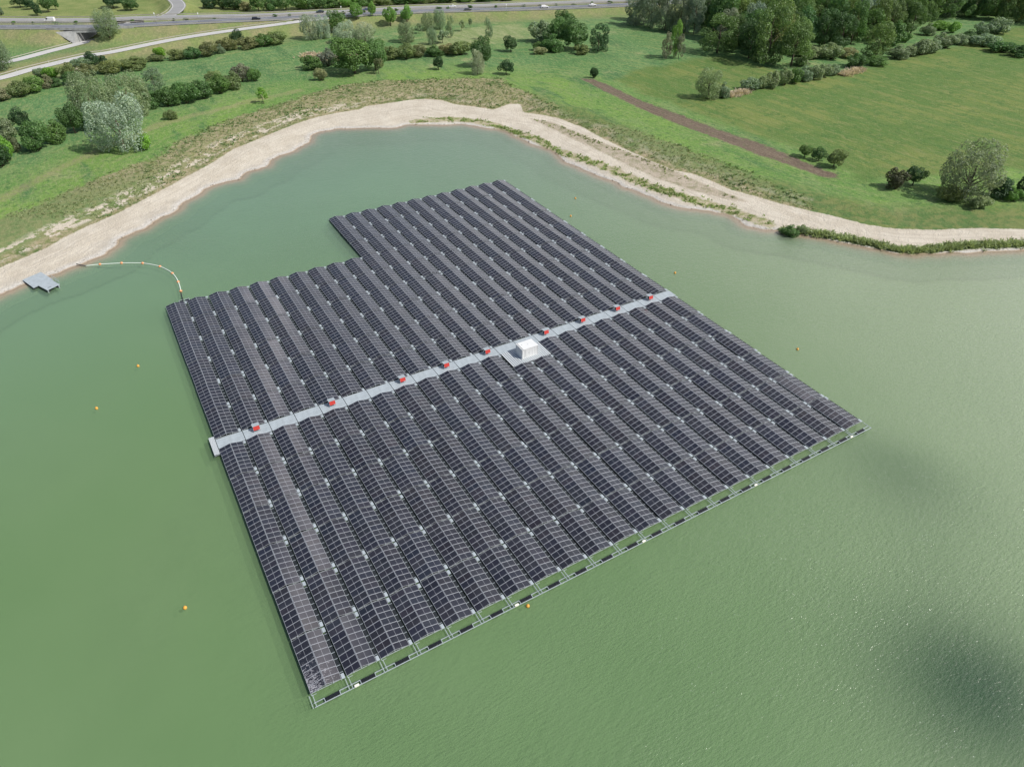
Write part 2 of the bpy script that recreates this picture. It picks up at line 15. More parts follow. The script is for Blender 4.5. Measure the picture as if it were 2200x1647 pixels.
TREES = [('willow', 5.3, 166.1, 17.4, 16.7, 'silver', 'big silver leaved willow shading the lakeside meadow, beside a bright lime shrub', ''), ('bush', 11.7, 162.4, 5.0, 4.7, 'lime', 'bright lime green shrub at the foot of the big silver willow', ''), ('willow', 0.4, 199.1, 18.2, 14.1, 'sage', 'tall grey green willow standing left behind the big silver willow', ''), ('willow', 12.9, 205.8, 14.8, 15.0, 'sage', 'spreading grey green willow directly behind the big silver willow', ''), ('poplar', 25.4, 234.2, 9.8, 8.8, 'sage', 'slim grey green poplar rising from the hedge right of the willows', ''), ('bush', -28.0, 197.0, 7.7, 7.4, 'sage', 'grey green shrub at the left picture edge below the meadow', ''), ('broad', -23.5, 204.6, 8.5, 7.3, 'dark', 'dark bushy tree at the left end of the lower left thicket', ''), ('bush', -19.7, 180.5, 9.0, 9.7, 'deep', 'large dark green bush at the front of the lower left thicket', ''), ('bush', -13.5, 186.5, 7.3, 8.7, 'mid', 'mid green bush between the dark bush and the taller ones to its right', ''), ('broad', -7.6, 192.6, 9.8, 8.5, 'deep', 'tall dark green bush in the lower left thicket near the willows', ''), ('bush', -3.3, 194.1, 6.1, 7.0, 'deep', 'dark shrub against the foot of the grey green willows', ''), ('bush', -26.1, 181.7, 5.3, 4.0, 'brown', 'reddish brown withered shrub in the lower left thicket', ''), ('bush', -29.3, 173.1, 8.5, 6.0, 'lime', 'yellow green shrub behind the darkest bush at the left edge', ''), ('bush', -30.6, 170.1, 6.7, 7.4, 'dark', 'very dark round bush cut by the left picture edge', ''), ('bush', 21.3, 211.7, 6.0, 8.3, 'mid', 'mid green shrub, first from the left in the meadow hedge behind the silver willow', 'plants in the meadow hedge behind the silver willow'), ('bush', 26.6, 210.0, 6.7, 8.7, 'deep', 'deep green shrub, second from the left in the meadow hedge behind the silver willow', 'plants in the meadow hedge behind the silver willow'), ('bush', 33.6, 210.2, 8.1, 9.5, 'mid', 'mid green shrub, third from the left in the meadow hedge behind the silver willow', 'plants in the meadow hedge behind the silver willow'), ('bush', 41.1, 213.8, 7.0, 9.4, 'deep', 'deep green shrub, fourth from the left in the meadow hedge behind the silver willow', 'plants in the meadow hedge behind the silver willow'), ('bush', 48.1, 217.3, 6.9, 8.8, 'mid', 'mid green shrub, sixth from the left in the meadow hedge behind the silver willow', 'plants in the meadow hedge behind the silver willow'), ('bush', 48.6, 230.3, 5.4, 7.9, 'olive', 'olive shrub, fifth from the left in the meadow hedge behind the silver willow', 'plants in the meadow hedge behind the silver willow'), ('bush', 54.5, 222.1, 6.7, 8.9, 'olive', 'olive shrub, seventh from the left in the meadow hedge behind the silver willow', 'plants in the meadow hedge behind the silver willow'), ('bush', 60.1, 230.3, 6.8, 7.6, 'greybrown', 'grey leafless looking shrub at the right end of the meadow hedge', ''), ('bush', 64.8, 227.6, 5.3, 5.2, 'mid', 'dark green end shrub of the meadow hedge, right of the grey one', ''), ('bush', -29.6, 250.2, 5.2, 8.2, 'pink', 'pinkish shrub, first from the left in the lower hedge along the slip road', 'plants in the lower hedge along the slip road'), ('bush', -23.3, 253.1, 5.4, 9.8, 'olive', 'olive shrub, second from the left in the lower hedge along the slip road', 'plants in the lower hedge along the slip road'), ('bush', -17.8, 258.2, 5.7, 8.8, 'mid', 'mid green shrub, third from the left in the lower hedge along the slip road', 'plants in the lower hedge along the slip road'), ('bush', -13.0, 263.4, 5.0, 7.0, 'pink', 'pinkish shrub, fourth from the left in the lower hedge along the slip road', 'plants in the lower hedge along the slip road'), ('bush', -15.0, 282.0, 3.7, 5.7, 'sage', 'round grey green shrub beside the lowest end of the slip road', ''), ('bush', -10.4, 278.5, 4.4, 6.1, 'lime', 'bright green round shrub beside the slip road at the left', ''), ('bush', -9.2, 262.0, 3.7, 5.1, 'deep', 'deep green shrub, fifth from the left in the lower hedge along the slip road', 'plants in the lower hedge along the slip road'), ('bush', -4.3, 274.1, 5.9, 7.7, 'olive', 'olive shrub, sixth from the left in the lower hedge along the slip road', 'plants in the lower hedge along the slip road'), ('bush', -3.4, 264.3, 4.7, 7.9, 'deep', 'deep green shrub, seventh from the left in the lower hedge along the slip road', 'plants in the lower hedge along the slip road'), ('bush', -0.5, 273.6, 3.8, 4.9, 'blossom', 'white blossoming hawthorn shrub in the hedge below the slip road', ''), ('bush', 2.6, 290.8, 3.8, 8.5, 'sage', 'pale grey green dome shaped shrub covering the slip road edge', ''), ('broad', 7.1, 291.9, 6.0, 7.7, 'dark', 'dark green tree standing in front of the slip road guard rail', ''), ('bush', 11.9, 294.0, 3.4, 4.8, 'dark', 'small dark shrub right of the dark tree at the slip road', ''), ('bush', 3.9, 272.8, 5.0, 9.0, 'brown', 'brownish shrub, eighth from the left in the lower hedge along the slip road', 'plants in the lower hedge along the slip road'), ('bush', 13.1, 274.6, 4.7, 11.2, 'olive', 'olive shrub, ninth from the left in the lower hedge along the slip road', 'plants in the lower hedge along the slip road'), ('bush', 23.6, 277.7, 5.0, 13.5, 'olive', 'olive shrub, tenth from the left in the lower hedge along the slip road', 'plants in the lower hedge along the slip road'), ('bush', 36.8, 296.8, 3.5, 6.3, 'lime', 'small lime green shrub standing on the slope below the slip road', ''), ('bush', 33.9, 286.3, 2.6, 7.4, 'brown', 'low brownish shrub below the small lime green one', ''), ('bush', 43.5, 283.8, 4.5, 8.3, 'olive', 'olive shrub, first from the left in the upper hedge along the slip road', 'plants in the upper hedge along the slip road'), ('bush', 49.9, 282.1, 4.7, 8.4, 'deep', 'deep green shrub, second from the left in the upper hedge along the slip road', 'plants in the upper hedge along the slip road'), ('bush', 57.4, 283.9, 5.8, 9.4, 'brown', 'brownish shrub, third from the left in the upper hedge along the slip road', 'plants in the upper hedge along the slip road'), ('bush', 62.9, 286.1, 4.0, 5.4, 'sage', 'grey green shrub, fourth from the left in the upper hedge along the slip road', 'plants in the upper hedge along the slip road'), ('bush', 67.1, 290.1, 5.5, 9.1, 'brown', 'brownish shrub, fifth from the left in the upper hedge along the slip road', 'plants in the upper hedge along the slip road'), ('broad', 74.4, 298.1, 7.7, 7.9, 'dark', 'dark crowned tree topping the hedge halfway along the slip road', ''), ('bush', 78.6, 289.0, 5.3, 11.1, 'brown', 'brownish shrub, sixth from the left in the upper hedge along the slip road', 'plants in the upper hedge along the slip road'), ('bush', 85.3, 289.6, 5.4, 10.2, 'mid', 'mid green shrub, seventh from the left in the upper hedge along the slip road', 'plants in the upper hedge along the slip road'), ('bush', 92.5, 293.5, 5.2, 12.3, 'olive', 'olive shrub, eighth from the left in the upper hedge along the slip road', 'plants in the upper hedge along the slip road'), ('sparse', 59.8, 195.1, 6.0, 5.1, 'lime', 'small lone bright green tree on the grass slope above the beach', ''), ('bush', 24.5, 191.4, 3.4, 4.5, 'olive', 'small round olive bush alone on the meadow right of the silver willow', ''), ('bush', 90.2, 215.5, 5.0, 5.2, 'straw', 'small straw coloured bush on the grass left of the big meadow tree', ''), ('bush', 93.1, 234.1, 5.9, 10.1, 'mid', 'green bush left of the big round meadow tree', ''), ('bush', 100.6, 236.3, 7.0, 8.5, 'greybrown', 'grey brown bare bush touching the big round meadow tree', ''), ('broad', 106.8, 219.0, 14.9, 18.9, 'mid', 'biggest round green tree in the middle of the meadow', ''), ('broad', 116.8, 218.6, 12.8, 11.6, 'mid', 'lighter green tree grown into the right side of the biggest meadow tree', ''), ('sparse', 115.6, 212.1, 6.6, 6.2, 'brown', 'small brownish tree with pale stems under the biggest meadow tree', ''), ('willow', 110.2, 292.8, 11.6, 10.5, 'silver', 'leftmost silver tree of the row in front of the motorway', ''), ('willow', 116.7, 290.4, 11.2, 8.6, 'silver', 'second silver tree of the row in front of the motorway', ''), ('broad', 127.9, 301.5, 10.8, 9.4, 'mid', 'green tree between the silver trees in front of the motorway', ''), ('willow', 123.9, 276.7, 10.1, 13.2, 'silver', 'wide silver grey tree behind the biggest round meadow tree', ''), ('willow', 132.2, 271.9, 9.1, 11.4, 'silver', 'silver grey tree behind and right of the biggest meadow tree', ''), ('broad', 142.8, 311.7, 7.9, 7.7, 'leaf', 'light green round tree at the motorway beside a dark car', ''), ('broad', 152.9, 312.9, 7.3, 5.0, 'leaf', 'smallest and slimmest of three bright green trees at the motorway edge', ''), ('broad', 158.4, 301.3, 9.3, 8.0, 'leaf', 'middle of three bright green trees at the motorway edge', ''), ('broad', 169.2, 303.5, 8.7, 8.1, 'leaf', 'tallest right one of three bright green trees at the motorway edge', ''), ('willow', 150.9, 262.3, 9.9, 9.5, 'sage', 'bushy silver green tree standing below the three bright green trees', ''), ('sparse', 164.7, 277.8, 5.0, 4.0, 'sage', 'small thin silver tree right of the bushy silver green one', ''), ('willow', 171.9, 281.5, 9.1, 7.5, 'sage', 'left tree of the silver trio below the motorway', ''), ('willow', 178.9, 281.5, 9.6, 7.6, 'sage', 'tallest tree of the silver trio below the motorway', ''), ('poplar', 175.7, 261.4, 10.2, 4.9, 'sage', 'slim right tree of the silver trio below the motorway', ''), ('willow', 160.2, 251.2, 7.8, 5.6, 'sage', 'front left silver tree under the silver trio', ''), ('sparse', 166.0, 251.3, 6.1, 6.6, 'sage', 'front right thin leaved silver tree under the silver trio', ''), ('sparse', 186.7, 270.4, 5.7, 3.8, 'sage', 'left of two little thin trees in the pale grass by the motorway', ''), ('sparse', 193.8, 274.3, 4.9, 2.8, 'sage', 'right, smaller one of two little thin trees in the pale grass', ''), ('poplar', 189.9, 245.9, 10.5, 4.3, 'sage', 'lone slender silver tree with a bare stem in the pale grass', ''), ('bush', 131.7, 234.1, 5.7, 9.2, 'olive', 'olive shrub, first from the left in the shrub row across mid meadow', 'plants in the shrub row across mid meadow'), ('bush', 137.2, 231.9, 6.4, 10.1, 'olive', 'olive shrub, second from the left in the shrub row across mid meadow', 'plants in the shrub row across mid meadow'), ('bush', 144.4, 232.9, 5.0, 8.0, 'brown', 'brownish shrub, third from the left in the shrub row across mid meadow', 'plants in the shrub row across mid meadow'), ('bush', 151.0, 231.2, 4.8, 9.4, 'deep', 'deep green shrub, fourth from the left in the shrub row across mid meadow', 'plants in the shrub row across mid meadow'), ('bush', 158.3, 229.2, 4.6, 9.0, 'straw', 'straw green shrub, fifth from the left in the shrub row across mid meadow', 'plants in the shrub row across mid meadow'), ('bush', 163.1, 225.3, 6.2, 9.9, 'olive', 'olive shrub, sixth from the left in the shrub row across mid meadow', 'plants in the shrub row across mid meadow'), ('broad', 141.9, 206.0, 5.7, 4.8, 'dark', 'small round dark tree alone on the meadow grass', ''), ('broad', 161.5, 200.4, 12.8, 9.7, 'deep', 'dark green tree rising behind a silver willow in mid meadow', ''), ('willow', 153.3, 189.5, 10.4, 6.6, 'silver', 'silver willow standing in front of the dark green meadow tree', ''), ('broad', 164.4, 183.1, 6.4, 7.0, 'dark', 'round dark bush tree right of the silver meadow willow', ''), ('broad', 187.0, 218.0, 6.9, 6.8, 'dark', 'cone shaped dark tree at the edge of the pale grass', ''), ('broad', 231.0, 237.2, 11.4, 11.3, 'deep', 'tallest tree at the back of the meadow copse', ''), ('bush', 212.0, 228.5, 10.0, 12.4, 'sage', 'grey green shrub at the left side of the meadow copse', ''), ('broad', 213.2, 216.2, 13.4, 13.0, 'mid', 'bright topped tree in the centre of the meadow copse', ''), ('broad', 216.5, 205.4, 13.2, 13.2, 'deep', 'broad dark tree at the right side of the meadow copse', ''), ('bush', 204.8, 208.8, 7.8, 10.5, 'mid', 'green bush at the front of the meadow copse', ''), ('bush', 200.0, 213.7, 4.0, 4.6, 'mid', 'little green shrub left in front of the meadow copse', ''), ('bush', 196.9, 207.0, 3.3, 6.3, 'straw', 'small olive grey bush left in front of the meadow copse', ''), ('bush', 215.1, 196.5, 4.6, 7.4, 'olive', 'flat round olive bush in front of the meadow copse', ''), ('column', 225.2, 198.2, 12.1, 9.8, 'dark', 'dense dark column shaped tree right of the meadow copse', ''), ('poplar', 249.1, 169.7, 16.6, 6.2, 'leaf', 'tree with a bright yellow green top by the wood', ''), ('poplar', 244.3, 169.4, 11.6, 5.7, 'greybrown', 'grey thin tree left of the yellow green topped one', ''), ('poplar', 249.9, 167.2, 10.6, 5.3, 'greybrown', 'brownish thin tree right of the yellow green topped one', ''), ('bush', 195.5, 160.0, 4.4, 3.3, 'dark', 'small dark bush at the upper tip of the ploughed strip', ''), ('poplar2', 278.5, 236.7, 16.7, 11.3, 'grove', 'grey green poplar, first from the left in the dark grove beside the motorway', 'plants in the dark grove beside the motorway'), ('poplar2', 281.0, 227.0, 19.5, 12.2, 'grove', 'grey green poplar, third from the left in the dark grove beside the motorway', 'plants in the dark grove beside the motorway'), ('poplar2', 283.6, 217.5, 21.0, 11.5, 'grove', 'grey green poplar, fifth from the left in the dark grove beside the motorway', 'plants in the dark grove beside the motorway'), ('poplar2', 287.6, 209.9, 20.4, 10.9, 'grove', 'grey green poplar, sixth from the left in the dark grove beside the motorway', 'plants in the dark grove beside the motorway'), ('poplar2', 291.1, 202.8, 19.9, 10.3, 'grove', 'grey green poplar, eighth from the left in the dark grove beside the motorway', 'plants in the dark grove beside the motorway'), ('poplar2', 294.0, 236.4, 21.4, 13.0, 'grove', 'grey green poplar, fourth from the left in the dark grove beside the motorway', 'plants in the dark grove beside the motorway'), ('poplar2', 306.8, 226.2, 20.9, 12.4, 'grove', 'grey green poplar, seventh from the left in the dark grove beside the motorway', 'plants in the dark grove beside the motorway'), ('poplar2', 289.8, 244.6, 19.3, 11.6, 'grove', 'grey green poplar, second from the left in the dark grove beside the motorway', 'plants in the dark grove beside the motorway'), ('forest', 272.9, 165.5, 17.3, 18.8, 'wood', 'olive green tree at the left corner of the wood', ''), ('forest', 287.9, 168.9, 15.1, 9.2, 'wood', 'narrower tree right of the corner tree of the wood', ''), ('forest', 279.0, 150.5, 16.4, 15.3, 'woodd', 'shaded dark tree in the bay of the wood edge', ''), ('forest', 279.1, 139.5, 24.7, 19.6, 'wood', 'huge round tree projecting from the front of the wood', ''), ('forest', 286.2, 130.6, 18.4, 17.8, 'wood', 'broad lower tree at the front right of the wood', ''), ('forest', 301.7, 154.3, 22.6, 18.0, 'wood', 'tall tree behind the huge front tree of the wood', ''), ('forest', 326.3, 146.8, 17.6, 12.9, 'woodd', 'dark tree over the pale scrub at the wood edge', ''), ('forest', 330.3, 140.1, 16.3, 13.7, 'woodd', 'very dark round tree above the reedy corner of the wood', ''), ('forest', 333.2, 121.4, 15.4, 14.1, 'wood', 'single green tree standing forward of the wood above the hedge', ''), ('forest', 391.0, 144.3, 15.6, 13.8, 'woodd', 'dark pointed tree at the wood edge over the grey bushes', ''), ('bush', 306.0, 136.0, 5.2, 13.3, 'pale', 'pale green shrub, second from the left in the pale scrub below the wood', 'plants in the pale scrub below the wood'), ('bush', 311.8, 129.6, 6.6, 11.0, 'pale', 'pale green shrub, third from the left in the pale scrub below the wood', 'plants in the pale scrub below the wood'), ('bush', 321.5, 128.1, 4.1, 8.9, 'straw', 'straw green shrub, fourth from the left in the pale scrub below the wood', 'plants in the pale scrub below the wood'), ('bush', 291.3, 129.6, 4.0, 7.8, 'pale', 'pale green shrub, first from the left in the pale scrub below the wood', 'plants in the pale scrub below the wood'), ('bush', 241.6, 112.0, 4.6, 7.8, 'sage', 'grey green shrub, first from the left in the long hedge above the pasture', 'plants in the long hedge above the pasture'), ('bush', 246.9, 110.6, 5.4, 5.9, 'pale', 'pale green shrub, second from the left in the long hedge above the pasture', 'plants in the long hedge above the pasture'), ('bush', 251.9, 109.3, 6.9, 6.3, 'pale', 'pale green shrub, third from the left in the long hedge above the pasture', 'plants in the long hedge above the pasture'), ('bush', 258.8, 109.3, 6.8, 5.9, 'pale', 'pale green shrub, fourth from the left in the long hedge above the pasture', 'plants in the long hedge above the pasture'), ('bush', 265.2, 109.7, 5.9, 6.0, 'mid', 'mid green shrub, fifth from the left in the long hedge above the pasture', 'plants in the long hedge above the pasture'), ('bush', 270.8, 110.7, 6.1, 7.6, 'sage', 'grey green shrub, sixth from the left in the long hedge above the pasture', 'plants in the long hedge above the pasture'), ('bush', 276.8, 109.8, 5.6, 6.9, 'sage', 'grey green shrub, seventh from the left in the long hedge above the pasture', 'plants in the long hedge above the pasture'), ('bush', 283.4, 110.3, 5.6, 7.0, 'sage', 'grey green shrub, eighth from the left in the long hedge above the pasture', 'plants in the long hedge above the pasture'), ('bush', 290.7, 110.5, 4.7, 7.0, 'sage', 'grey green shrub, ninth from the left in the long hedge above the pasture', 'plants in the long hedge above the pasture'), ('bush', 309.7, 113.3, 5.6, 9.4, 'deep', 'dark bush with reedy foot in the field hedge', ''), ('bush', 321.0, 111.5, 3.8, 9.0, 'mid', 'mid green shrub, tenth from the left in the long hedge above the pasture', 'plants in the long hedge above the pasture'), ('bush', 340.2, 115.3, 6.2, 9.7, 'sage', 'grey green shrub, eleventh from the left in the long hedge above the pasture', 'plants in the long hedge above the pasture'), ('bush', 348.4, 114.7, 4.6, 7.2, 'sage', 'grey green shrub, twelfth from the left in the long hedge above the pasture', 'plants in the long hedge above the pasture'), ('bush', 357.1, 113.9, 7.1, 10.8, 'sage', 'grey green shrub, thirteenth from the left in the long hedge above the pasture', 'plants in the long hedge above the pasture'), ('bush', 366.0, 114.1, 6.1, 10.0, 'sage', 'grey green shrub, fourteenth from the left in the long hedge above the pasture', 'plants in the long hedge above the pasture'), ('bush', 379.5, 116.2, 6.4, 10.7, 'sage', 'grey green shrub, fifteenth from the left in the long hedge above the pasture', 'plants in the long hedge above the pasture'), ('bush', 392.6, 117.8, 4.8, 8.0, 'sage', 'grey green shrub, sixteenth from the left in the long hedge above the pasture', 'plants in the long hedge above the pasture'), ('bush', 402.1, 119.4, 5.7, 11.0, 'deep', 'deep green shrub, first from the left in the dark hedge at upper right', 'plants in the dark hedge at upper right'), ('bush', 400.0, 109.0, 5.6, 12.2, 'sage', 'grey green shrub, second from the left in the dark hedge at upper right', 'plants in the dark hedge at upper right'), ('bush', 396.5, 97.7, 4.7, 12.8, 'deep', 'deep green shrub, third from the left in the dark hedge at upper right', 'plants in the dark hedge at upper right'), ('bush', 395.7, 87.6, 5.2, 10.3, 'deep', 'deep green shrub, fourth from the left in the dark hedge at upper right', 'plants in the dark hedge at upper right'), ('bush', 424.0, 124.1, 5.9, 9.4, 'sage', 'grey green shrub, sixth from the left behind the hedges at the wood edge', 'plants behind the hedges at the wood edge'), ('bush', 434.8, 123.0, 7.1, 11.5, 'sage', 'grey green shrub, seventh from the left behind the hedges at the wood edge', 'plants behind the hedges at the wood edge'), ('bush', 397.6, 139.2, 5.9, 7.4, 'sage', 'grey green shrub, third from the left behind the hedges at the wood edge', 'plants behind the hedges at the wood edge'), ('bush', 413.5, 143.0, 4.4, 9.6, 'leaf', 'bright green shrub, fourth from the left behind the hedges at the wood edge', 'plants behind the hedges at the wood edge'), ('bush', 413.8, 135.0, 5.7, 6.0, 'leaf', 'bright green shrub, fifth from the left behind the hedges at the wood edge', 'plants behind the hedges at the wood edge'), ('bush', 362.3, 132.9, 11.3, 12.2, 'mid', 'mid green shrub, first from the left behind the hedges at the wood edge', 'plants behind the hedges at the wood edge'), ('bush', 372.8, 133.9, 4.8, 5.2, 'mid', 'mid green shrub, second from the left behind the hedges at the wood edge', 'plants behind the hedges at the wood edge'), ('willow', 216.9, 111.1, 11.4, 10.8, 'pale', 'round pale willow standing alone between pasture and ploughed strip', ''), ('bush', 222.7, 109.2, 6.0, 5.6, 'sage', 'small grey green bush at the right foot of the lone pale willow', ''), ('broad', 199.6, 45.8, 3.9, 4.8, 'mid', 'left of three small bushes at the end of the ploughed strip', ''), ('broad', 200.9, 41.1, 4.6, 5.0, 'deep', 'middle of three small bushes at the end of the ploughed strip', ''), ('broad', 201.0, 34.9, 5.8, 6.0, 'olive', 'right, biggest of three small bushes at the ploughed strip', ''), ('bush', 203.2, 13.5, 6.1, 6.4, 'darkbrown', 'dark reddish bush left of the large grey willow by the lake track', ''), ('broad', 210.5, 13.0, 5.7, 6.2, 'dark', 'dark bush tree between the reddish bush and the large grey willow', ''), ('willow', 214.9, -0.9, 16.3, 16.7, 'greywillow', 'largest grey willow at the right between pasture and lake track', ''), ('bush', 208.6, -0.4, 4.4, 6.8, 'olive', 'low olive bush at the left foot of the largest grey willow', ''), ('bush', 211.8, -7.5, 3.7, 5.6, 'pale', 'low pale bush in front of the largest grey willow', ''), ('bush', 224.2, -6.3, 6.3, 7.4, 'dark', 'dark bush right of the largest grey willow', ''), ('bush', 225.3, -9.7, 3.8, 5.2, 'leaf', 'bright green leafy bush near the right picture edge', ''), ('bush', 230.5, -9.9, 6.8, 6.3, 'dark', 'dark bush cut by the right picture edge', ''), ('bush', 154.5, 10.2, 3.2, 4.8, 'mid', 'green shrub on the shore where the two sand tracks meet', ''), ('bush', 157.9, 8.9, 2.3, 2.8, 'pale', 'little pale shrub beside the shore shrub at the track fork', ''), ('broad', -17.0, 462.4, 6.8, 9.1, 'dark', 'dark green tree, second from the left on the lawn beyond the motorway', 'plants on the lawn beyond the motorway'), ('broad', -12.0, 453.0, 6.5, 6.2, 'dark', 'dark green tree, third from the left on the lawn beyond the motorway', 'plants on the lawn beyond the motorway'), ('broad', -9.3, 430.8, 7.1, 5.1, 'dark', 'dark green tree, fourth from the left on the lawn beyond the motorway', 'plants on the lawn beyond the motorway'), ('broad', -3.3, 438.3, 8.7, 8.8, 'deep', 'deep green tree, fifth from the left on the lawn beyond the motorway', 'plants on the lawn beyond the motorway'), ('broad', 1.2, 443.8, 8.0, 4.5, 'mid', 'mid green tree, sixth from the left on the lawn beyond the motorway', 'plants on the lawn beyond the motorway'), ('broad', 31.8, 432.9, 8.6, 11.9, 'dark', 'dark green tree, seventh from the left on the lawn beyond the motorway', 'plants on the lawn beyond the motorway'), ('broad', 39.9, 420.0, 7.3, 9.2, 'deep', 'deep green tree, eighth from the left on the lawn beyond the motorway', 'plants on the lawn beyond the motorway'), ('bush', -27.6, 442.8, 5.1, 3.8, 'sage', 'grey green shrub, first from the left on the lawn beyond the motorway', 'plants on the lawn beyond the motorway'), ('willow', 19.8, 335.2, 13.1, 11.7, 'sage', 'loose crowned grey green tree covering the right half of the underpass', ''), ('willow', -28.5, 304.0, 12.4, 10.8, 'sage', 'grey green tree at the left picture edge between the two lower roads', ''), ('bush', 82.7, 403.8, 6.6, 10.2, 'dark', 'dark green shrub, first from the left in the thicket beyond the motorway', 'plants in the thicket beyond the motorway'), ('bush', 88.9, 396.9, 8.1, 9.6, 'deep', 'deep green shrub, second from the left in the thicket beyond the motorway', 'plants in the thicket beyond the motorway'), ('bush', 94.4, 390.5, 7.0, 9.5, 'dark', 'dark green shrub, third from the left in the thicket beyond the motorway', 'plants in the thicket beyond the motorway'), ('bush', 99.8, 384.2, 5.0, 7.3, 'straw', 'straw green shrub, fourth from the left in the thicket beyond the motorway', 'plants in the thicket beyond the motorway'), ('broad', 105.7, 379.2, 9.6, 10.0, 'mid', 'mid green tree, fifth from the left in the thicket beyond the motorway', 'plants in the thicket beyond the motorway'), ('bush', 113.1, 376.6, 7.0, 8.4, 'deep', 'deep green shrub, sixth from the left in the thicket beyond the motorway', 'plants in the thicket beyond the motorway'), ('broad', 120.5, 373.9, 8.8, 12.8, 'mid', 'mid green tree, seventh from the left in the thicket beyond the motorway', 'plants in the thicket beyond the motorway'), ('bush', 129.3, 373.8, 7.1, 11.3, 'mid', 'mid green shrub, eighth from the left in the thicket beyond the motorway', 'plants in the thicket beyond the motorway'), ('bush', 138.4, 370.3, 6.8, 11.3, 'deep', 'deep green shrub, ninth from the left in the thicket beyond the motorway', 'plants in the thicket beyond the motorway'), ('bush', 148.0, 368.2, 6.4, 12.5, 'mid', 'mid green shrub, tenth from the left in the thicket beyond the motorway', 'plants in the thicket beyond the motorway'), ('bush', 157.6, 366.0, 6.4, 12.6, 'leaf', 'bright green shrub, eleventh from the left in the thicket beyond the motorway', 'plants in the thicket beyond the motorway'), ('bush', 166.9, 362.5, 6.1, 12.6, 'mid', 'mid green shrub, twelfth from the left in the thicket beyond the motorway', 'plants in the thicket beyond the motorway'), ('bush', 176.7, 360.3, 5.7, 12.7, 'olive', 'olive shrub, thirteenth from the left in the thicket beyond the motorway', 'plants in the thicket beyond the motorway'), ('bush', 186.7, 358.0, 5.7, 12.8, 'deep', 'deep green shrub, fourteenth from the left in the thicket beyond the motorway', 'plants in the thicket beyond the motorway'), ('bush', 196.8, 355.8, 5.2, 12.8, 'mid', 'mid green shrub, fifteenth from the left in the thicket beyond the motorway', 'plants in the thicket beyond the motorway'), ('bush', 207.0, 353.5, 5.2, 12.9, 'olive', 'olive shrub, sixteenth from the left in the thicket beyond the motorway', 'plants in the thicket beyond the motorway'), ('bush', 216.6, 349.8, 5.0, 12.9, 'deep', 'deep green shrub, seventeenth from the left in the thicket beyond the motorway', 'plants in the thicket beyond the motorway'), ('bush', 227.6, 345.3, 4.7, 13.0, 'mid', 'mid green shrub, eighteenth from the left in the thicket beyond the motorway', 'plants in the thicket beyond the motorway'), ('bush', 238.6, 340.9, 4.5, 13.0, 'deep', 'deep green shrub, nineteenth from the left in the thicket beyond the motorway', 'plants in the thicket beyond the motorway'), ('bush', 249.7, 336.3, 4.2, 11.9, 'deep', 'deep green shrub, twentieth from the left in the thicket beyond the motorway', 'plants in the thicket beyond the motorway')]
